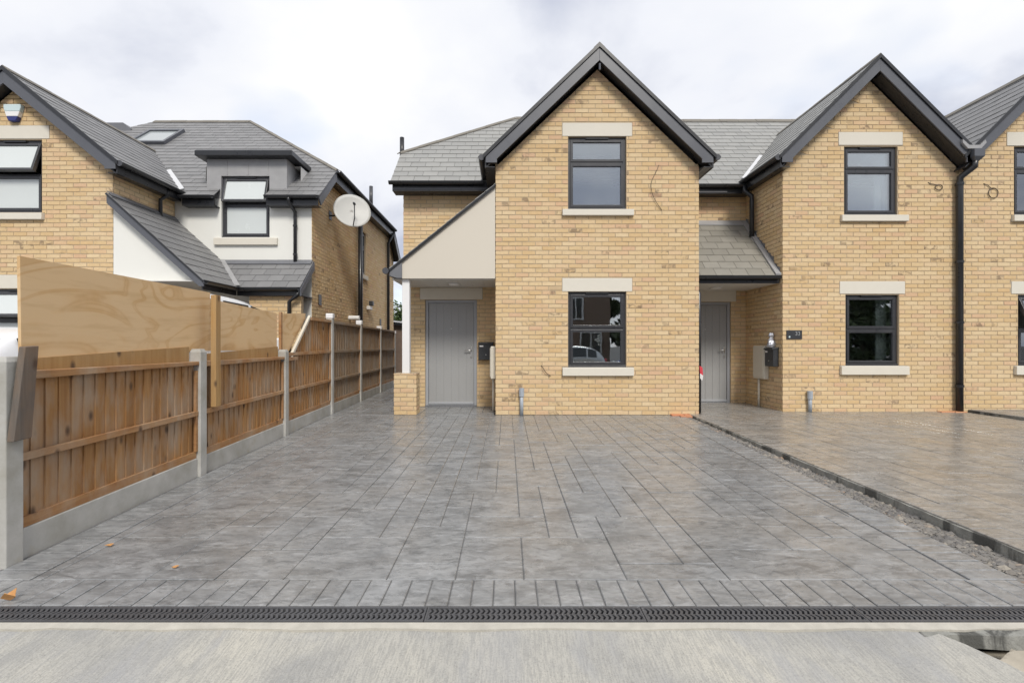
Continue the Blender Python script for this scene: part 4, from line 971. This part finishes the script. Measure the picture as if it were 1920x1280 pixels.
MB().prism([(XR-.035, 2*RYL-KYL, kzL-.02), (XR-.035, 2*RYL-EL, EZL-.02), (XR-.035, 2*RYL-EL, EZL-.30), (XR-.035, 2*RYL-KYL, kzL-.30)], (.03, 0, 0)).build('verge_board', 'gutter', HL.t)
for a, b in ((-6.40, wx[0]-.03), (wx[1]+.03, XR-.04)):
    box('eave_fascia', 'gutter', HL.t, a, b, EL+.03, EL+.055, EZL-.19, EZL-.02)
    box('eave_soffit', 'gutter', HL.t, a, b, EL+.056, DL, EZL-.185, EZL-.17)
    MB().half_gutter((a, EL-.035, EZL-.012), (b, EL-.035, EZL-.012)).build('gutter', 'gutter', HL.t)
gable_roof(HL, LC, 1.90, zaL, kL, 8.0, YL, (EL, EZL, ML), 'slate_dark', backs=(9.6, 9.62))
yvL = lambda s: EL+(zaL-kL*s-EZL)/ML
valley(HL, (LC+1.86, yvL(1.86), zaL-kL*1.86+.03), (LC+1.05, yvL(1.05), zaL-kL*1.05+.03), .05, 'lead_new')
# dormer
dm = MB().box(-6.03, wx[0], DL-.005, 10.35, 4.13, 4.92).box(wx[1], -4.42, DL-.005, 10.35, 4.13, 4.92).box(wx[0], wx[1], DL-.005, 10.35, wx[3], 4.92)
do = dm.build('dormer', 'lead', HL.t)
for x in (-5.62, -5.2, -4.8): box('lead_roll', 'lead', do, x-.006, x+.006, DL-.012, DL-.004, wx[3]+.02, 4.90)
box('dormer_roof', 'gutter', do, -6.17, -4.24, DL-.18, 10.5, 4.925, 5.03, bevel=.01)
box('dormer_roof_sheet', 'lead_dark', do, -6.15, -4.26, DL-.16, 10.52, 5.031, 5.045)
# skylight and rear dormer
def on_main(x, y, d=0): return (x, y-d*ML/lnL, EZL+ML*(y-EL)+d/lnL)
def skyl(x0, x1, ya, yb):
    m = MB(); fr_ = .07
    for a, b, c, d in ((x0, x1, ya, ya+fr_), (x0, x1, yb-fr_, yb), (x0, x0+fr_, ya+fr_, yb-fr_), (x1-fr_, x1, ya+fr_, yb-fr_)):
        m.prism([on_main(a, c, .0), on_main(b, c, .0), on_main(b, d, .0), on_main(a, d, .0)], Vector(on_main(0, 0, .085))-Vector(on_main(0, 0, 0)))
    s = m.build('skylight', 'fascia', HL.t)
    MB().prism([on_main(x0+fr_, ya+fr_, .02), on_main(x1-fr_, ya+fr_, .02), on_main(x1-fr_, yb-fr_, .02), on_main(x0+fr_, yb-fr_, .02)], Vector(on_main(0, 0, .03))-Vector(on_main(0, 0, 0))).build('pane', 'skylight', s)
skyl(-9.2, -8.3, 11.75, 12.5)
MB().prism([(-12.2, 12.6, 6.2), (-9.8, 12.6, 6.2), (-9.8, 12.6, 6.83), (-10.0, 12.6, 6.98), (-12.2, 12.6, 6.98)], (0, .9, 0)).build('rear_dormer', 'lead_dark', HL.t)
# wrap-around porch roof: slope A falls to the right, slope B falls towards the street
kA = .90; zA = lambda x: 3.72-kA*(x-LX1); eA = -5.05; zE = zA(eA); lA = math.sqrt(1+kA*kA)
mB = .92; yE = 9.08; zBt = zE+mB*(DL-yE); xT = LX1+(3.72-zBt)/kA
slope(HL, 'porch_roof', (eA, 8.05, zE), (0, 1, 0), (-1, 0, kA), [(0, 0), (yE-8.05, 0), (DL-8.05, (eA-xT)*lA), (DL-8.05, (eA-LX1)*lA), (0, (eA-LX1)*lA)], 'slate_dark')
lB = math.sqrt(1+mB*mB)
slope(HL, 'porch_roof', (eA, yE, zE), (1, 0, 0), (0, 1, mB), [(0, 0), (-3.88-eA, 0), (-3.88-eA, (DL-yE)*lB), (xT-eA, (DL-yE)*lB)], 'slate_dark')
MB().prism([(xT-.05, DL-.02, zBt+.03), (xT+.05, DL-.02, zBt+.03), (eA+.06, yE-.03, zE+.03), (eA-.05, yE-.03, zE+.03)], (0, -.008, .012)).build('valley_lead', 'lead', HL.t)
MB().prism([(xT, DL-.01, zBt+.02), (-3.9, DL-.01, zBt+.02), (-3.9, DL-.10, zBt-.065), (xT+.05, DL-.10, zBt-.065)], (0, 0, .016)).build('top_flashing', 'lead_dark', HL.t)
MB().prism([(LX1+.01, 8.06, 3.72+.02), (LX1+.01, DL-.03, 3.72+.02), (LX1+.09, DL-.03, zA(LX1+.09)+.03), (LX1+.09, 8.06, zA(LX1+.09)+.03)], (0, 0, .014)).build('side_flashing', 'lead_dark', HL.t)
MB().prism([(LX1, 8.06, 3.70), (eA, 8.06, zE-.02), (eA, 8.06, zE-.10), (eA-.08, 8.06, zE-.10), (LX1, 8.06, 3.70-.155)], (0, .026, 0)).build('barge_board', 'fascia', HL.t)
MB().prism([(LX1+.002, 8.20, 2.27), (eA-.15, 8.20, 2.27), (LX1+.002, 8.20, 3.66)], (0, .05, 0)).build('porch_gable_panel', 'render', HL.t)
box('porch_soffit', 'soffit', HL.t, LX1+.01, eA-.03, 8.10, DL-.01, 2.25, 2.265)
box('porch_fascia', 'gutter', HL.t, eA-.03, -3.9, yE+.03, yE+.055, zE-.15, zE-.02)
box('porch_fascia', 'gutter', HL.t, eA-.055, eA-.031, 8.09, yE+.02, zE-.15, zE-.02)
MB().half_gutter((eA-.02, yE-.035, zE-.014), (-3.90, yE-.035, zE-.014)).build('gutter', 'gutter', HL.t)
MB().half_gutter((eA+.035, 8.05, zE-.014), (eA+.035, yE-.06, zE-.014)).build('gutter', 'gutter', HL.t)
MB().prism([(-3.885, yE, zE-.02), (-3.885, DL-.005, zBt-.02), (-3.885, DL-.005, zBt-.16), (-3.885, yE, zE-.16)], (.025, 0, 0)).build('verge_board', 'fascia', HL.t)
box('porch_soffit', 'gutter', HL.t, eA, -3.9, yE+.06, DL-.01, zE-.14, zE-.125)
wall(HL, 'porch_front_wall', (-4.9, 9.2, -.05), (1, 0, 0), [(0, 0), (.99, 0), (.99, zE-.1), (0, zE-.1)], thick=.12)
MB().tube([(-3.905, 9.10, zE-.06), (-3.93, 9.06, zE-.15), (-4.10, 9.12, zE-.26), (-4.12, 9.12, -.04)], .036, 10).build('downpipe', 'gutter', HL.t, smooth=True)
# pipes on the house
d1_ = MB().tube([(-4.27, 9.46, 4.10), (-4.27, 9.46, 4.0), (-4.23, 9.66, 3.84), (-4.23, 9.67, 3.7), (-4.23, 9.67, zBt)], .034, 10).build('downpipe', 'gutter', HL.t, smooth=True)
for z in (3.55, 2.98): MB().tube([(-4.23, 9.67, z), (-4.23, 9.67, z+.03)], .044, 10).build('pipe_clip', 'gutter', d1_)
MB().tube([(LX1+.19, 9.25, 4.16), (LX1+.19, 9.25, 4.05), (LX1+.07, 9.22, 3.95), (LX1+.07, 9.22, 3.55)], .036, 10).build('downpipe', 'gutter', HL.t, smooth=True)
MB().tube([(RLX+.09, 12.65, -.05), (RLX+.09, 12.65, 4.55)], .06, 12).build('soil_pipe', 'gutter', HL.t, smooth=True)
MB().tube([(RLX+.09, 12.65, 1.35), (RLX+.09, 12.5, 1.5), (RLX+.03, 12.1, 1.55)], .05, 10).build('soil_branch', 'gutter', HL.t, smooth=True)
MB().tube([(RLX+.07, 15.7, -.05), (RLX+.07, 15.7, 4.5), (XR, 15.7, 4.8)], .045, 10).build('downpipe', 'gutter', HL.t, smooth=True)
MB().tube([(XR-.05, 13.3, 4.95), (XR-.05, 13.3, 5.55)], .05, 10).build('roof_vent', 'pipe_grey', HL.t, smooth=True)
box('air_vent', 'gutter', HL.t, RLX, RLX+.015, 10.05, 10.19, 2.02, 2.24)
box('air_vent', 'gutter', HL.t, RLX, RLX+.015, 14.9, 15.05, 1.80, 2.0)
fl = MB().tube([(RLX, 12.0, 1.86), (RLX+.26, 12.0, 1.86)], .055, 12).build('boiler_flue', 'white', HL.t)
sl_ = box('security_light', 'white', HL.t, RLX, RLX+.10, 13.5, 13.75, 2.18, 2.28, bevel=.01)
box('lamp_head', 'black_box', sl_, RLX+.05, RLX+.16, 13.55, 13.7, 2.29, 2.43, bevel=.02)
finish_bricks(HL); finish_slates(HL)
# satellite dish
ds = thing('satellite_dish', 'round pale satellite dish on the side wall of the left house', 'satellite dish', (RLX, 10.9, 3.9))
vs = []; fs = []; nr, ns = 6, 28
dn = Vector((.42, -.86, .28)).normalized(); du = dn.cross(Vector((0, 0, 1))).normalized(); dv = du.cross(dn); dc = Vector((-3.44, 10.75, 4.14))
if dv.z < 0: dv = -dv
for i in range(nr+1):
    for j in range(ns):
        a = 6.2832*j/ns; r_ = .40*i/nr; vs.append(dc+du*(r_*math.cos(a))+dv*(r_*math.sin(a))+dn*(.07*(i/nr)**2))
for i in range(nr):
    for j in range(ns): fs.append((i*ns+j, i*ns+(j+1) % ns, (i+1)*ns+(j+1) % ns, (i+1)*ns+j))
o = MB().add(vs, fs).build('reflector', 'dish', ds, smooth=True); md = o.modifiers.new('s', 'SOLIDIFY'); md.thickness = .008
MB().tube([dc-dv*.38+dn*.05, dc-dv*.32+dn*.30, dc-dv*.02+dn*.36], .011, 8).build('feed_arm', 'black_box', ds)
MB().tube([dc-dv*.03+dn*.37, dc+dv*.035+dn*.31], .028, 10).build('receiver', 'black_box', ds)
MB().tube([dc-dn*.01, dc-dn*.12, Vector((RLX+.10, 10.72, 4.05)), Vector((RLX, 10.72, 4.05))], .018, 8).build('bracket', 'black_box', ds)
box('wall_plate', 'black_box', ds, RLX, RLX+.012, 10.64, 10.80, 3.96, 4.14)
# alarm box
ax, az = -8.32, 4.95
al = thing('alarm_box', 'white and blue burglar alarm box above the upper left window', 'alarm', (ax, YL, az))
def shield(z0, z1, mat, nm):
    wf = lambda z: .145 if z > .22 else .06+.085*(max(0, z)/.22)**.8
    pts = [(ax+s*wf(z), YL-.001, az+z) for s, zs_ in ((-1, [z1-(z1-z0)*i/5 for i in range(6)]), (1, [z0+(z1-z0)*i/5 for i in range(6)])) for z in zs_]
    MB().prism(pts, (0, -.07, 0)).build(nm, mat, al, bevel=.008)
shield(.0, .075, 'blue', 'base_lens'); shield(.076, .16, 'white', 'body'); shield(.161, .28, 'pale_blue', 'cover')

# ================================================================== fence
fence = thing('fence', 'timber featherboard fence with concrete posts along the left of the driveway', 'fence', (FX(6), 6, 0))
fd = Vector((-.042, 1, 0)).normalized(); fn = Vector((1, .042, 0)).normalized()
def FP(y, n, z): return Vector((FX(y), y, z))+fn*n
PY = [2.715, 4.53, 6.43, 8.36, 10.28, 12.2, 14.1]; PH = [1.08, 1.11, 1.09, 1.68, 1.66, 1.62, 1.56]
def fbox(name, mat, y0, y1, n0, n1, z0, z1, parent, zt=None, bevel=0):
    g = lambda y: gz(y)
    z1b = zt if zt is not None else z1
    m = MB().add([FP(y0, n0, z0+g(y0)), FP(y1, n0, z0+g(y1)), FP(y1, n1, z0+g(y1)), FP(y0, n1, z0+g(y0)), FP(y0, n0, z1+g(y0)), FP(y1, n0, z1b+g(y1)), FP(y1, n1, z1b+g(y1)), FP(y0, n1, z1+g(y0))],
                 [(0, 1, 2, 3), (4, 7, 6, 5), (0, 4, 5, 1), (1, 5, 6, 2), (2, 6, 7, 3), (3, 7, 4, 0)])
    return m.build(name, mat, parent, bevel=bevel)
for i, (y, hgt) in enumerate(zip(PY, PH)):
    m = MB(); a = .052
    q = [FP(y-a, -a, -.25), FP(y+a, -a, -.25), FP(y+a, a, -.25), FP(y-a, a, -.25)]
    t = [v+Vector((0, 0, hgt+.25)) for v in q]; cc = sum(t, Vector())/4; tt = [cc+(v-cc)*.72+Vector((0, 0, .03)) for v in t]
    m.add(q+t+tt, [(0, 3, 2, 1)]+[(j, (j+1) % 4, (j+1) % 4+4, j+4) for j in range(4)]+[(j+4, (j+1) % 4+4, (j+1) % 4+8, j+8) for j in range(4)]+[(8, 9, 10, 11)])
    po = m.build('concrete_post', 'post', fence, bevel=.006)
    if i >= 3: fbox('post_cap', 'white', y-.06, y+.06, -.06, .06, hgt-.04-gz(y), hgt+.045-gz(y), po, bevel=.012)
for i in range(6):
    a, b = PY[i]+.054, PY[i+1]-.054; gh = .165
    fbox('gravel_board', 'post', a, b, -.025, .025, -.06, gh, fence, bevel=.006)
    top = 1.02 if i < 2 else 1.60
    pan = fbox('fence_panel', 'rail', a, b, -.014, .016, gh+.002, gh+.062, fence); bm_ = 'board' if i < 3 else 'board_grey'
    def ztop(y):
        if i != 2: return top
        t = (y-6.66)/(7.34-6.66); return 1.00+.60*min(1, max(0, t))
    k = 18 if i < 3 else 17; stp = (b-a)/k
    for j in range(k):
        y0, y1 = a+stp*j, a+stp*(j+1)+.014; y1 = min(y1, b)
        zt0, zt1 = ztop(y0), ztop(y1); tw = random.uniform(-.002, .002)
        m = MB().add([FP(y0, -.012+tw, gh+.012+gz(y0)), FP(y1, -.026+tw, gh+.012+gz(y1)), FP(y1, -.008+tw, gh+.012+gz(y1)), FP(y0, .003+tw, gh+.012+gz(y0)),
                      FP(y0, -.012+tw, zt0), FP(y1, -.026+tw, zt1), FP(y1, -.008+tw, zt1), FP(y0, .003+tw, zt0)],
                     [(0, 1, 2, 3), (4, 7, 6, 5), (0, 4, 5, 1), (1, 5, 6, 2), (2, 6, 7, 3), (3, 7, 4, 0)])
        m.build('board', bm_, pan)
    rails = [.58] if i < 2 else [.58, 1.07]
    for rz in rails: fbox('rail', 'rail' if i < 3 else 'board_grey', a, b, .006, .036, rz-.022, rz+.022, pan, bevel=.003)
    fbox('end_batten', 'rail', b-.028, b, .006, .03, gh+.064, (top-.045 if i != 2 else 1.55), pan)
    if i != 2: fbox('cap_rail', 'rail' if i < 3 else 'board_grey', a, b, -.035, .042, top-.045-gz(a), top+.004-gz(a), pan, zt=top+.004-gz(b), bevel=.004)
    else:
        fbox('cap_rail', 'rail', 7.36, b, -.035, .042, 1.565, 1.612, pan, bevel=.004)
        fbox('short_rail', 'rail', a, a+.32, .006, .05, .985, 1.03, pan, bevel=.003)
        MB().prism([FP(6.63, .0, .99), FP(7.33, .0, 1.585), FP(7.33, .0, 1.63), FP(6.60, .0, 1.02)], fn*.035).build('sloping_capping', 'cream', pan)
# plywood raised above the fence
def ply(pts, n, label, th=.018):
    o = MB().prism([FP(y, n, z) for y, z in pts], -fn*th).build('plywood_sheet', 'ply'); return tag(o, label, 'plywood', 'plywood sheets above the fence')
ply([(2.87, 1.025), (4.79, 1.125), (4.83, 1.70), (2.86, 1.70)], -.056, 'largest plywood sheet with swirling grain above the nearest fence panel')
ply([(4.80, 1.12), (6.42, 1.11), (6.42, 1.60), (4.84, 1.64)], -.080, 'plain plywood sheet above the second fence panel')
ply([(6.49, 1.08), (6.63, 1.02), (7.34, 1.58), (7.34, 1.66), (6.49, 1.60)], -.045, 'small plywood offcut with a slanting edge on the third fence panel')
def backing(y0, y1, label):
    m = MB().prism([FP(y0, -.040, 1.025), FP(y1, -.040, 1.015), FP(y1, -.040, 1.16), FP(y0, -.040, 1.09)], -fn*.015); return tag(m.build('batten_strip', 'timber'), label, 'timber')
backing(2.83, 4.46, 'orange timber strip under the largest plywood sheet')
backing(4.72, 6.36, 'orange timber strip under the plain plywood sheet')
o = MB().prism([FP(4.66, .042, .58), FP(4.745, .042, .58), FP(4.745, .042, 1.66), FP(4.66, .042, 1.66)], fn*.05).build('timber_stake', 'timber', bevel=.003); tag(o, 'upright timber stake between the two big plywood sheets', 'timber post')
o = MB().prism([FP(6.44, -.035, .95), FP(6.49, -.035, .95), FP(6.49, -.035, 1.62), FP(6.44, -.035, 1.62)], -fn*.03).build('thin_stake', 'rail'); tag(o, 'thin dark stake between the plain plywood and the small offcut', 'timber post')
om = MB().prism([FP(2.655, .062, .64), FP(2.765, .060, .645), FP(2.805, .064, 1.17), FP(2.72, .066, 1.165)], fn*.038); tag(om.build('old_board', 'old_timber', bevel=.004), 'dark weathered board leaning on the nearest fence post', 'board')

# ================================================================== cars
def car(label, loc, rz, paint, Lc, Wc, Hc, van=False):
    t = thing('parked_car', label, 'car', loc); M = T(loc) @ Matrix.Rotation(rz, 4, 'Z')
    hw_ = Wc/2; bel = Hc*.60
    if van: st_ = [(0, .30, .55, .55, .86), (.02, .25, .75, Hc*.93, .93), (.06, .22, bel, Hc, .98), (.3, .2, bel, Hc*1.01, 1), (.55, .2, bel, Hc, 1), (.70, .2, bel, Hc*.97, 1), (.82, .2, bel*.97, bel*1.03, .99), (.95, .22, bel*.80, bel*.81, .95), (1, .3, bel*.5, bel*.5, .82)]
    else: st_ = [(0, .32, .6, .6, .82), (.03, .25, bel*.98, bel*1.02, .92), (.12, .22, bel, Hc*.88, .97), (.22, .2, bel, Hc*.985, 1), (.42, .2, bel, Hc, 1), (.56, .2, bel, Hc*.95, 1), (.74, .2, bel*.97, bel*1.02, .99), (.93, .22, bel*.80, bel*.81, .94), (1, .3, bel*.5, bel*.5, .80)]
    rings = []
    for (s, zb, zs_, zr, wf) in st_:
        y = (s-.5)*Lc; w_ = hw_*wf; top = .76 if zr > zs_+.1 else .93
        half = [(0, zb), (w_*.85, zb), (w_, zb+.12), (w_, zs_*.75+zb*.25), (w_*.985, zs_), (w_*(top+.04), zr-.07 if zr > zs_+.1 else zs_+.003), (w_*(top-.08), zr-.008), (0, zr+.012)]
        ring = [(x, y, z) for x, z in half]+[(-x, y, z) for x, z in half[-2:0:-1]]; rings.append(ring)
    n = len(rings[0]); vs = [M @ Vector(p) for r_ in rings for p in r_]; fs = [tuple(range(n-1, -1, -1)), tuple((len(rings)-1)*n+j for j in range(n))]
    for i in range(len(rings)-1):
        for j in range(n): fs.append((i*n+j, i*n+(j+1) % n, (i+1)*n+(j+1) % n, (i+1)*n+j))
    bd = MB().add(vs, fs).build('body', paint, t, smooth=True); md = bd.modifiers.new('sub', 'SUBSURF'); md.levels = 2; md.render_levels = 2
    def pane(i0, i1, js, nm):
        v = [Vector(rings[i][j]) for i, j in js]; c = sum(v, Vector())/len(v); v = [c+(p-c)*.86 for p in v]
        nn = (v[1]-v[0]).cross(v[2]-v[0]).normalized(); 
        if nn.dot(c-Vector((0, 0, Hc*.5))) < 0: nn = -nn
        MB().prism([M @ (p+nn*.004) for p in v], (M.to_3x3() @ nn)*.012).build(nm, 'car_glass', t)
    m5 = n-5; m4 = n-4
    for (a, b) in ((2, 3), (3, 4), (4, 5)):
        pane(a, b, [(a, 4), (b, 4), (b, 5), (a, 5)], 'side_window'); pane(a, b, [(a, m4), (b, m4), (b, m5), (a, m5)], 'side_window')
    pane(5, 6, [(5, 5), (6, 5), (6, m5), (5, m5)], 'windscreen'); pane(1, 2, [(1, 5), (2, 5), (2, m5), (1, m5)], 'rear_window')
    for sy in (-.30, .31):
        for sx in (-1, 1):
            x = sx*(hw_-.10); y = sy*Lc
            wh = MB().tube([M @ Vector((x-.1*sx, y, .31)), M @ Vector((x+.09*sx, y, .31)), M @ Vector((x+.10*sx, y, .31))], [.31, .31, .27], 22).build('wheel', 'tyre', t)
            MB().tube([M @ Vector((x+.09*sx, y, .31)), M @ Vector((x+.112*sx, y, .31))], [.20, .17], 16).build('rim', 'steel', wh)
    for sx in (-1, 1):
        MB().box(sx*hw_*.62-.14, sx*hw_*.62+.14, Lc*.455, Lc*.482, bel*.66, bel*.80).xf(M).build('headlight', 'pale_blue', t, bevel=.02)
        MB().box(sx*hw_*.72-.10, sx*hw_*.72+.10, -Lc*.498, -Lc*.475, bel*.72, bel*.98).xf(M).build('tail_light', 'tape', t, bevel=.02)
        MB().box(sx*(hw_+.07)-.07, sx*(hw_+.07)+.07, Lc*.17, Lc*.20, bel*.98, bel*1.15).xf(M).build('mirror', paint, t, bevel=.03)
    return t
car('white van behind the fence with only its roof edge showing over the plywood', (-4.72, 7.30, -.05), 0, 'car_white', 3.0, 1.85, 1.95, van=True)
car('white car behind the left plywood edge by the lower window', (-6.75, 6.15, -.05), R(180), 'car_white', 3.7, 1.72, 1.48)
car('silver car across the road, reflected in the near lower window', (2.6, -6.6, -.30), R(90), 'car_silver', 4.1, 1.75, 1.5)
car('blue car across the road, reflected low in the near lower window', (7.3, -7.6, -.30), R(90), 'car_blue', 4.0, 1.75, 1.45)

# ================================================================== trees and far things
def tree(label, base, h_, rad, n, mat, seed, trunk_h=.35):
    r_ = random.Random(seed); t = thing('tree', label, 'tree', base); b = Vector(base)
    tm = MB().tube([b, b+Vector((.05, .03, h_*trunk_h*.6)), b+Vector((-.04, .06, h_*trunk_h)), b+Vector((.06, 0, h_*.75))], [h_*.035, h_*.026, h_*.02, h_*.006], 8)
    for i in range(7):
        a = r_.uniform(0, 6.28); z0 = h_*r_.uniform(trunk_h*.7, .65); p = b+Vector((0, 0, z0)); q = b+Vector((math.cos(a)*rad*.7, math.sin(a)*rad*.7, z0+h_*.18)); tm.tube([p, (p+q)/2+Vector((0, 0, .1)), q], [h_*.012, h_*.008, h_*.003], 6)
    tm.build('trunk', 'bark', t)
    cl = []
    for i in range(34):
        a = r_.uniform(0, 6.28); u = r_.random()**.5; z = r_.uniform(trunk_h*.75, 1); w_ = rad*math.sin(math.pi*min(1, max(.08, (z-trunk_h*.6)/(1.12-trunk_h*.6))))
        cl.append((b+Vector((math.cos(a)*w_*u, math.sin(a)*w_*u, h_*z*.93)), rad*r_.uniform(.18, .36)))
    m = MB(); s0 = h_*(.026 if mat == 'leaf' else .055)
    for i in range(n):
        c, cr = cl[r_.randrange(len(cl))]; d = Vector((r_.gauss(0, 1), r_.gauss(0, 1), r_.gauss(0, 1))).normalized()*cr*r_.random()**.4
        p = c+d; u = Vector((r_.gauss(0, 1), r_.gauss(0, 1), r_.gauss(0, .6))).normalized(); v = u.orthogonal().normalized(); v = (Matrix.Rotation(r_.uniform(0, 6.28), 3, u) @ v); s = s0*r_.uniform(.6, 1.3)
        m.add([p-u*s, p+v*s*.5, p+u*s, p-v*s*.5], [(0, 1, 2, 3)])
    m.build('crown', mat, t)
    return t
tree('small green tree glimpsed between the two houses', (-5.05, 23.0, -.3), 3.35, 1.5, 5000, 'leaf', 1)
gar = thing('garage', 'low brick outbuilding with pale roof edge glimpsed between the houses', 'outbuilding', (-4.3, 20.2, -.3))
box('wall', 'opposite_brick', gar, -6.5, -3.4, 19.4, 22, -.3, 2.0)
MB().prism([(-6.6, 19.2, 2.38), (-3.3, 19.2, 2.02), (-3.3, 19.2, 1.88), (-6.6, 19.2, 2.24)], (0, 2.9, 0)).build('roof', 'gutter', gar)
MB().prism([(-6.6, 19.16, 2.40), (-3.3, 19.16, 2.04), (-3.3, 19.16, 1.98), (-6.6, 19.16, 2.34)], (0, .03, 0)).build('roof_edge', 'lead_new', gar)
# across the road (seen only as reflections)
op = thing('opposite_house', 'dark brick house across the road, reflected in the near lower window', 'house', (2.2, -13, -.3))
MB().prism([(-2.4, -12, -.3), (6.1, -12, -.3), (6.1, -12, 4.9), (1.8, -12, 7.0), (-2.4, -12, 4.9)], (0, -7, 0)).build('wall', 'opposite_brick', op)
for (x0, x1, z0, z1) in ((3.6, 4.5, 2.7, 4.0), (4.3, 5.6, .7, 2.0), (0, 1.2, .7, 2.0), (0, 1.2, 2.7, 4.0)):
    wf = MB().box(x0, x1, -12.0, -11.93, z0, z0+.09).box(x0, x1, -12.0, -11.93, z1-.09, z1).box(x0, x0+.09, -12.0, -11.93, z0+.09, z1-.09).box(x1-.09, x1, -12.0, -11.93, z0+.09, z1-.09).box((x0+x1)/2-.04, (x0+x1)/2+.04, -12.0, -11.93, z0+.09, z1-.09).build('window', 'dish', op)
    box('pane', 'car_glass', wf, x0+.09, x1-.09, -11.99, -11.97, z0+.09, z1-.09)
MB().prism([(-2.8, -11.7, 4.75), (1.8, -11.7, 7.0), (6.5, -11.7, 4.75), (6.5, -11.7, 4.95), (1.8, -11.7, 7.2), (-2.8, -11.7, 4.95)], (0, -7.6, 0)).build('roof', 'slate_dark', op)
for i, (x, y, hh, rd) in enumerate(((8.6, -12.5, 5.6, 2.5), (13.0, -13, 6.0, 2.8), (17.5, -12.6, 5.4, 2.6), (22, -13, 6.2, 2.9), (26.5, -12.6, 5.5, 2.6))):
    tree(('dark tree beside the opposite house', 'second dark tree from the opposite house', 'third dark tree from the opposite house', 'fourth dark tree from the opposite house', 'last dark tree in the row opposite')[i]+', seen only reflected', (x, y, -.3), hh, rd, 6000, 'leaf_deep', 20+i, .04)
